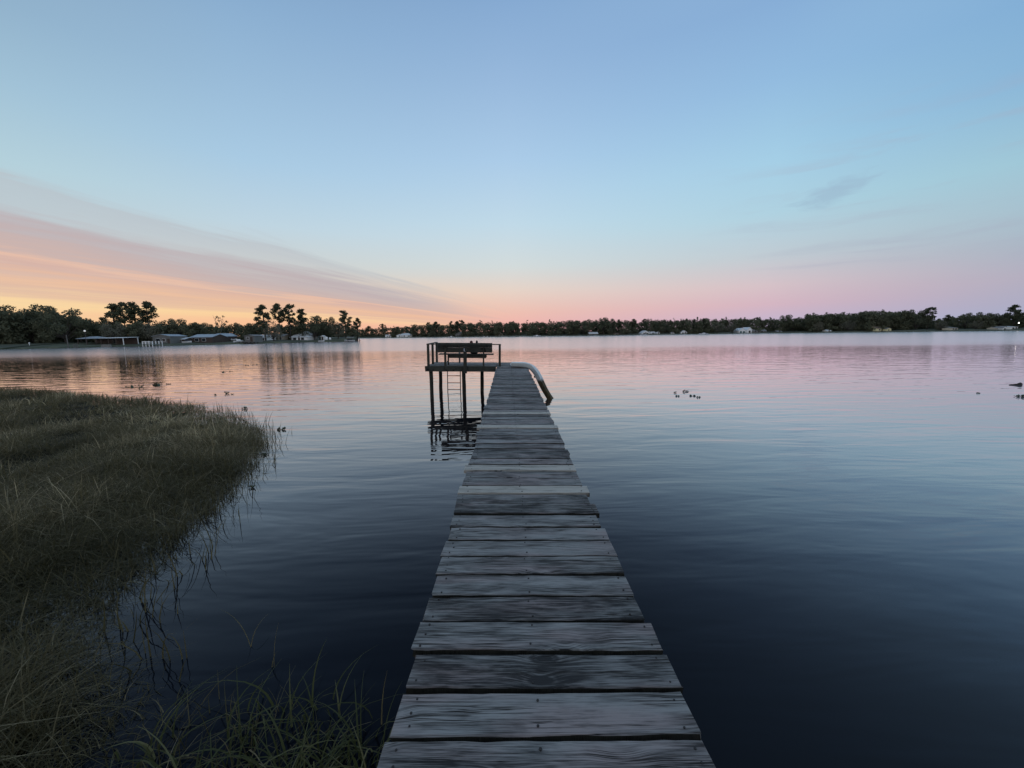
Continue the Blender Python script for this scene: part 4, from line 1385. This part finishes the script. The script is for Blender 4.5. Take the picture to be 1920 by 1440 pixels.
def inside(pts):
    x, y_ = pts[:, 0], pts[:, 1]
    res = np.zeros(len(pts), bool)
    k = len(poly) - 1
    for i in range(len(poly)):
        xi, yi = poly[i]
        xj, yj = poly[k]
        c = ((yi > y_) != (yj > y_)) & (x < (xj - xi) * (y_ - yi) / (yj - yi + 1e-12) + xi)
        res ^= c
        k = i
    return res


def edge_dist(pts):
    d = np.full(len(pts), 1e9)
    for i in range(len(poly) - 3):
        a, c = poly[i], poly[i + 1]
        ab = c - a
        t = np.clip(((pts - a) @ ab) / (ab @ ab), 0, 1)
        d = np.minimum(d, np.hypot(*(pts - a - t[:, None] * ab).T))
    return d


def vnoise(p, s, seed):
    q = p * s
    i = np.floor(q).astype(int)
    f = q - i
    f = f * f * (3 - 2 * f)

    def hsh(a, b_):
        v = np.sin(a * 127.1 + b_ * 311.7 + seed * 17.3) * 43758.5453
        return v - np.floor(v)
    a, b_, c, d = hsh(i[:, 0], i[:, 1]), hsh(i[:, 0] + 1, i[:, 1]), hsh(i[:, 0], i[:, 1] + 1), hsh(i[:, 0] + 1, i[:, 1] + 1)
    return (a * (1 - f[:, 0]) + b_ * f[:, 0]) * (1 - f[:, 1]) + (c * (1 - f[:, 0]) + d * f[:, 0]) * f[:, 1]


def blades(pos, h, width, lean, droop, tint, seg=4, zb=-0.05):
    n = len(pos)
    th = rng.random(n) * 2 * math.pi
    dirv = np.stack([np.cos(th), np.sin(th)], 1)
    side = np.stack([-np.sin(th), np.cos(th)], 1)
    tw = rng.normal(0, 0.5, n)
    sd = side * np.cos(tw)[:, None] + dirv * np.sin(tw)[:, None]
    V = np.zeros((n, seg + 1, 2, 3), np.float32)
    for k in range(seg + 1):
        t = k / seg
        fw = h * (lean * t + droop * t ** 2.6)
        up = h * (t - 0.62 * droop * t ** 3.2)
        w = width * (1 - t ** 1.8) * 0.5 + 0.0006
        c = pos + dirv * fw[:, None]
        V[:, k, 0, :2] = c - sd * w[:, None]
        V[:, k, 1, :2] = c + sd * w[:, None]
        V[:, k, :, 2] = (zb + up)[:, None]
    base = (np.arange(n) * (seg + 1) * 2)[:, None, None]
    kk = np.arange(seg)[None, :, None] * 2
    Q = base + kk + np.array([0, 1, 3, 2])[None, None, :]
    return V.reshape(-1, 3), Q.reshape(-1, 4), np.repeat(tint, (seg + 1) * 2)


def grass_mat(name, a, b_, c):
    m, g, b = new_mat(name)
    at = g.n('ShaderNodeAttribute', attribute_name='tint')
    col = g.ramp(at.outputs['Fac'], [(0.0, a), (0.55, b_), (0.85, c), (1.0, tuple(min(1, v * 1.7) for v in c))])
    g.put(b.inputs['Base Color'], col)
    b.inputs['Roughness'].default_value = 0.6
    b.inputs['Specular IOR Level'].default_value = 0.25
    tr = g.n('ShaderNodeBsdfTranslucent')
    g.put(tr.inputs[0], col)
    mxs = g.n('ShaderNodeMixShader')
    mxs.inputs[0].default_value = 0.42
    g.put(mxs.inputs[1], b.outputs[0])
    g.put(mxs.inputs[2], tr.outputs[0])
    g.t.links.new(mxs.outputs[0], g.t.nodes['Material Output'].inputs[0])
    return m


M['grass'] = grass_mat('marsh_grass', (0.07, 0.06, 0.024), (0.21, 0.172, 0.086), (0.54, 0.44, 0.27))
M['reedleaf'] = grass_mat('reed_leaves', (0.06, 0.07, 0.024), (0.11, 0.122, 0.046), (0.22, 0.21, 0.10))


def scatter(n, x0, x1, y0, y1):
    p = np.stack([rng.uniform(x0, x1, n), rng.uniform(y0, y1, n)], 1)
    p = p[inside(p)]
    # keep what a view from about here can hold, with a margin to the sides
    ang = np.degrees(np.arctan2(p[:, 0], p[:, 1] + 2.0))
    return p[(ang > -72)]


VS, QS, TS = [], [], []
off = 0
for (n, y0, y1, x0, wd, ds) in ((90000, 0.4, 5.0, -9.5, 0.006, 1.0), (150000, 5.0, 11.0, -21, 0.008, 1.0), (170000, 11.0, 26.0, -44, 0.014, 1.0)):
    p = scatter(n, x0, -0.6, y0, y1)
    ed = edge_dist(p)
    rag = (vnoise(p, 1.3, 21) * 0.6 + vnoise(p, 3.1, 22) * 0.4 - 0.58) * 1.3
    inn = ed > rag
    p, ed = p[inn], ed[inn]
    clump = vnoise(p, 0.6, 1) * 0.45 + vnoise(p, 1.9, 2) * 0.55
    fine_ = vnoise(p, 4.0, 3)
    # thin out: the watery fringe beside the walkway and the pools inside the mat
    fringe = (p[:, 1] < 4.0) & (p[:, 0] > -2.6)
    pool = vnoise(p, 0.8, 8)
    keep = rng.random(len(p)) < np.clip(0.30 + 0.9 * np.clip(ed / 0.5, 0, 1) * (0.35 + 0.75 * fine_), 0, 1) * np.where(fringe, 0.22, 1.0) * np.where(pool < 0.22, 0.75, 1.0)
    p, ed, clump = p[keep], ed[keep], clump[keep]
    k = len(p)
    h = (0.16 + 0.62 * clump ** 1.5) * rng.uniform(0.55, 1.3, k) * np.clip(0.55 + ed / 1.6, 0.55, 1.0)
    tint = np.clip(rng.beta(1.3, 2.4, k) * 0.95 + (vnoise(p, 0.45, 5) - 0.5) * 0.45 + (vnoise(p, 1.6, 6) - 0.5) * 0.4 + 0.06, 0, 1)
    big = rng.random(k) < 0.07
    h = np.where(big, h * 1.2 + 0.03, h)
    tint = np.clip(tint - 0.26 * np.clip((5.2 - p[:, 1]) / 2.5, 0, 1) + 0.05 * np.clip((p[:, 1] - 7) / 6, 0, 1), 0, 1)  # near blades greener, with the bank's shade darkened into the tint
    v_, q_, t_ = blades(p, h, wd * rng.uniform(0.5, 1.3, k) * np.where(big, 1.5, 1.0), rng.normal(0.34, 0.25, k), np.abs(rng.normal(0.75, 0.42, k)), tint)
    VS.append(v_); QS.append(q_ + off); TS.append(t_)
    off += len(v_)
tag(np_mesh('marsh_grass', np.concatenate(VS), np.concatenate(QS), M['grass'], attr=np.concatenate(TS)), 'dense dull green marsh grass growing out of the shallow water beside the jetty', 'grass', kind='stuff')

# taller arching leaves in the shallow water beside the walkway
cs = []
for k in range(32):
    px, py = random.uniform(300, 700), random.uniform(1390, 1600)
    q = on_level(px, py)
    if q.x < -0.78:
        cs.append((q.x, q.y))
for px, py in ((470, 1380), (500, 1330), (560, 1350), (610, 1390), (640, 1420), (690, 1420), (590, 1440), (530, 1420), (620, 1340)):
    q = on_level(px, py)
    cs.append((q.x, q.y))
cs = np.array(cs)
p = np.repeat(cs, 6, 0) + rng.normal(0, 0.07, (len(cs) * 6, 2))
k = len(p)
v1, q1, t1 = blades(p, rng.uniform(0.2, 0.5, k), rng.uniform(0.008, 0.015, k), rng.normal(0.12, 0.1, k), np.abs(rng.normal(0.85, 0.35, k)), rng.beta(2, 3, k), 7)
tag(np_mesh('tall_grass', v1, q1, M['reedleaf'], attr=t1), 'taller arching green grass leaves standing in the dark water beside the walkway', 'grass', kind='stuff')

# thin stalks standing in the water along the grass edge
ep = []
for i in range(5, 17):
    a, c = poly[i], poly[i + 1]
    for k in range(int(np.hypot(*(c - a)) * 22) + 3):
        t = random.random()
        q = a + (c - a) * t
        ep.append((q[0] + random.uniform(-0.3, 0.34), q[1] + random.uniform(-0.1, 0.15)))
ep = np.array(ep)
k = len(ep)
v1, q1, t1 = blades(ep, rng.uniform(0.15, 0.55, k), rng.uniform(0.007, 0.012, k), rng.normal(0.15, 0.2, k), np.abs(rng.normal(0.2, 0.25, k)), rng.random(k) * 0.5, 4)
tag(np_mesh('edge_grass', v1, q1, M['grass'], attr=t1), 'sparse dark stalks standing in open water along the marsh edge', 'grass', kind='stuff')

# mud under the mat
m, g, b = new_mat('wet_mud')
tc = g.n('ShaderNodeTexCoord')
nm = g.noise(tc.outputs['Object'], 1.3, 4, 0.6)
g.put(b.inputs['Base Color'], g.ramp(nm, [(0.35, (0.006, 0.0055, 0.004)), (0.7, (0.018, 0.015, 0.01))]))
b.inputs['Roughness'].default_value = 0.9
b.inputs['Specular IOR Level'].default_value = 0.08
M['mud'] = m
gx, gy = np.meshgrid(np.linspace(-46, -0.6, 230), np.linspace(-1.2, 25, 150))
gp = np.stack([gx.ravel(), gy.ravel()], 1)
ins = inside(gp)
ed = edge_dist(gp) * np.where(ins, 1, -1)
gz_ = np.clip(ed * 0.10 - 0.13, -0.4, 0.05) + (vnoise(gp, 0.9, 4) - 0.42) * 0.10
gz_ = np.where((gp[:, 1] < 4) & (gp[:, 0] > -2.6), gz_ - 0.15, gz_)
nx_ = 230
ids = np.arange(len(gp)).reshape(150, 230)
q = np.stack([ids[:-1, :-1], ids[:-1, 1:], ids[1:, 1:], ids[1:, :-1]], -1).reshape(-1, 4)
tag(np_mesh('marsh_ground', np.column_stack([gp, gz_]), q, M['mud'], smooth=True), 'dark wet mud under the marsh grass', kind='structure')


# ------------------------------------------------------------------ lone reeds and floating plants
def reed(px, py, h, label, bend, n=3):
    c = on_level(px, py)
    p = np.zeros((n, 2)) + rng.normal(0, 0.012, (n, 2))
    v_, q_, t_ = blades(p, np.linspace(h, h * 0.6, n), np.full(n, 0.008), np.full(n, bend * 0.5), np.linspace(bend, bend * 1.6, n), np.full(n, 0.5), 7)
    o = np_mesh('reed', v_, q_, M['grass'], attr=t_)
    o.location = (c.x, c.y, 0)
    o.rotation_euler = (0, 0, random.uniform(0, 6.28))
    tag(o, label, 'reed', 'lone reeds in open water')


reed(474, 1212, 0.46, 'pale bent reed alone in the dark water between marsh and walkway', 0.45, 2)
reed(515, 1250, 0.40, 'thin upright reed in dark water just inside the pale bent reed', 0.15, 2)
reed(716, 1360, 0.42, 'single thin stalk standing close beside the walkway edge', 0.12, 1)
reed(525, 812, 0.45, 'upright stalk at the outer corner of the marsh', 0.08, 2)
reed(548, 812, 0.3, 'short stalk in the water farthest out from the marsh corner', 0.05, 2)
reed(396, 1050, 0.35, 'bent stalk in open water beside the inner bay of the marsh', 0.3, 2)


def plant(px, py, size, label, n=9, flat=0.5):
    """a floating clump: rounded leaves held at angles over the water"""
    c = on_level(px, py)
    size *= 0.45
    q = MB()
    for k in range(n):
        th = random.uniform(0, 6.28)
        rr = size * random.uniform(0.0, 1.0) ** 0.7
        cx, cy = rr * math.cos(th) * 1.5, rr * math.sin(th) * 0.7
        ls = size * random.uniform(0.16, 0.34)
        zz = random.uniform(0.02, size * flat)
        tilt = Vector((math.cos(th), math.sin(th), random.uniform(0.2, 1.0))).normalized()
        a = tilt.cross(Vector((0, 0, 1))).normalized()
        b_ = tilt.cross(a)
        ring = [Vector((cx, cy, zz)) + a * ls * math.cos(t) * 0.8 + b_ * ls * math.sin(t) + tilt * (0.12 * ls * math.cos(2 * t)) for t in np.linspace(0, 2 * math.pi, 9)[:-1]]
        back = [p - tilt * 0.006 for p in ring]
        q.add([tuple(p) for p in ring + back], [tuple(range(8)), tuple(range(15, 7, -1))] + [(i, i + 8, (i + 1) % 8 + 8, (i + 1) % 8) for i in range(8)])
        q.tube([(0, 0, 0.004), (cx * .5, cy * .5, 0.01), (cx, cy, zz)], 0.0045, 5)
    o = q.build('water_plant', M['leafdark'])
    o.location = (c.x, c.y, 0)
    tag(o, label, 'water plant', 'floating water plants')


for a in ((245, 725.5, 0.42, 'flat floating clump first of the row beyond the marsh', 10, 0.3), (264, 726, 0.26, 'upright dark clump second of the row beyond the marsh', 10, 1.2),
          (291, 722.5, 0.5, 'long floating clump third of the row beyond the marsh', 14, 0.35), (317, 720.5, 0.26, 'small flat clump last of the row beyond the marsh', 7, 0.3),
          (404, 741, 0.16, 'small dark clump at the marsh edge beside the rounded clump', 8, 0.7), (425, 738, 0.24, 'rounded dark clump off the tip of the marsh', 12, 0.8),
          (435, 739.5, 0.14, 'low clump touching the rounded dark clump', 7, 0.5), (418, 698, 0.42, 'flat floating leaf patch beyond the marsh, nearer one of two', 6, 0.2),
          (433, 696.5, 0.26, 'small floating leaf patch beyond the marsh, farther one of two', 5, 0.4), (462, 685.5, 0.6, 'long thin patch first of a broken line far out', 6, 0.15),
          (472, 684.5, 0.3, 'short patch second of a broken line far out', 5, 0.3), (478.5, 684, 0.3, 'raised patch third of a broken line far out', 5, 0.6), (484, 684, 0.22, 'tiny patch last of a broken line far out', 4, 0.3),
          (458, 767, 0.2, 'leafy clump growing out of the marsh tip', 12, 1.0), (528, 806, 0.24, 'leafy clump floating off the outer corner of the marsh', 12, 0.6),
          (497, 853, 0.16, 'small leafy clump floating beside the marsh below its corner', 9, 0.6), (474, 914, 0.12, 'spiky little clump floating beside the marsh bay', 9, 1.0),
          (523, 691, 0.3, 'single patch amid the pine reflections', 5, 0.3),
          (1265, 737, 0.2, 'tiny clump first of the scatter out in open water past the slide', 5, 0.6), (1281, 735, 0.2, 'tiny clump second of the scatter out in open water past the slide', 5, 0.6), (1287, 734.5, 0.22, 'dark taller clump of the scatter past the slide', 6, 0.8),
          (1270, 743, 0.3, 'flat streak of leaves nearest in the scatter past the slide', 4, 0.1), (1298, 743, 0.34, 'flat streak of leaves in the middle of the scatter past the slide', 4, 0.1), (1314, 745, 0.34, 'flat streak of leaves farthest along the scatter past the slide', 4, 0.12),
          (1835, 737.5, 0.2, 'lone flat clump before the leafy raft', 4, 0.2), (1906, 743.5, 0.14, 'small clump touching the green leafy raft', 6, 0.6), (1917, 744, 0.32, 'green leafy raft floating at the open side of the lake', 16, 0.5)):
    plant(*a)
# floating stick
c = on_level(1906, 722)
q = MB(); q.tube([(-0.32, 0, 0.01), (0.05, 0.02, 0.03), (0.16, 0, 0.05), (0.24, 0, 0.03)], [0.02, 0.035, 0.07, 0.03], 8)
o = q.build('driftwood', M['bark'], None, True); o.location = (c.x, c.y, 0); tag(o, 'short dark piece of driftwood with a knob floating beyond the leafy raft', 'driftwood')
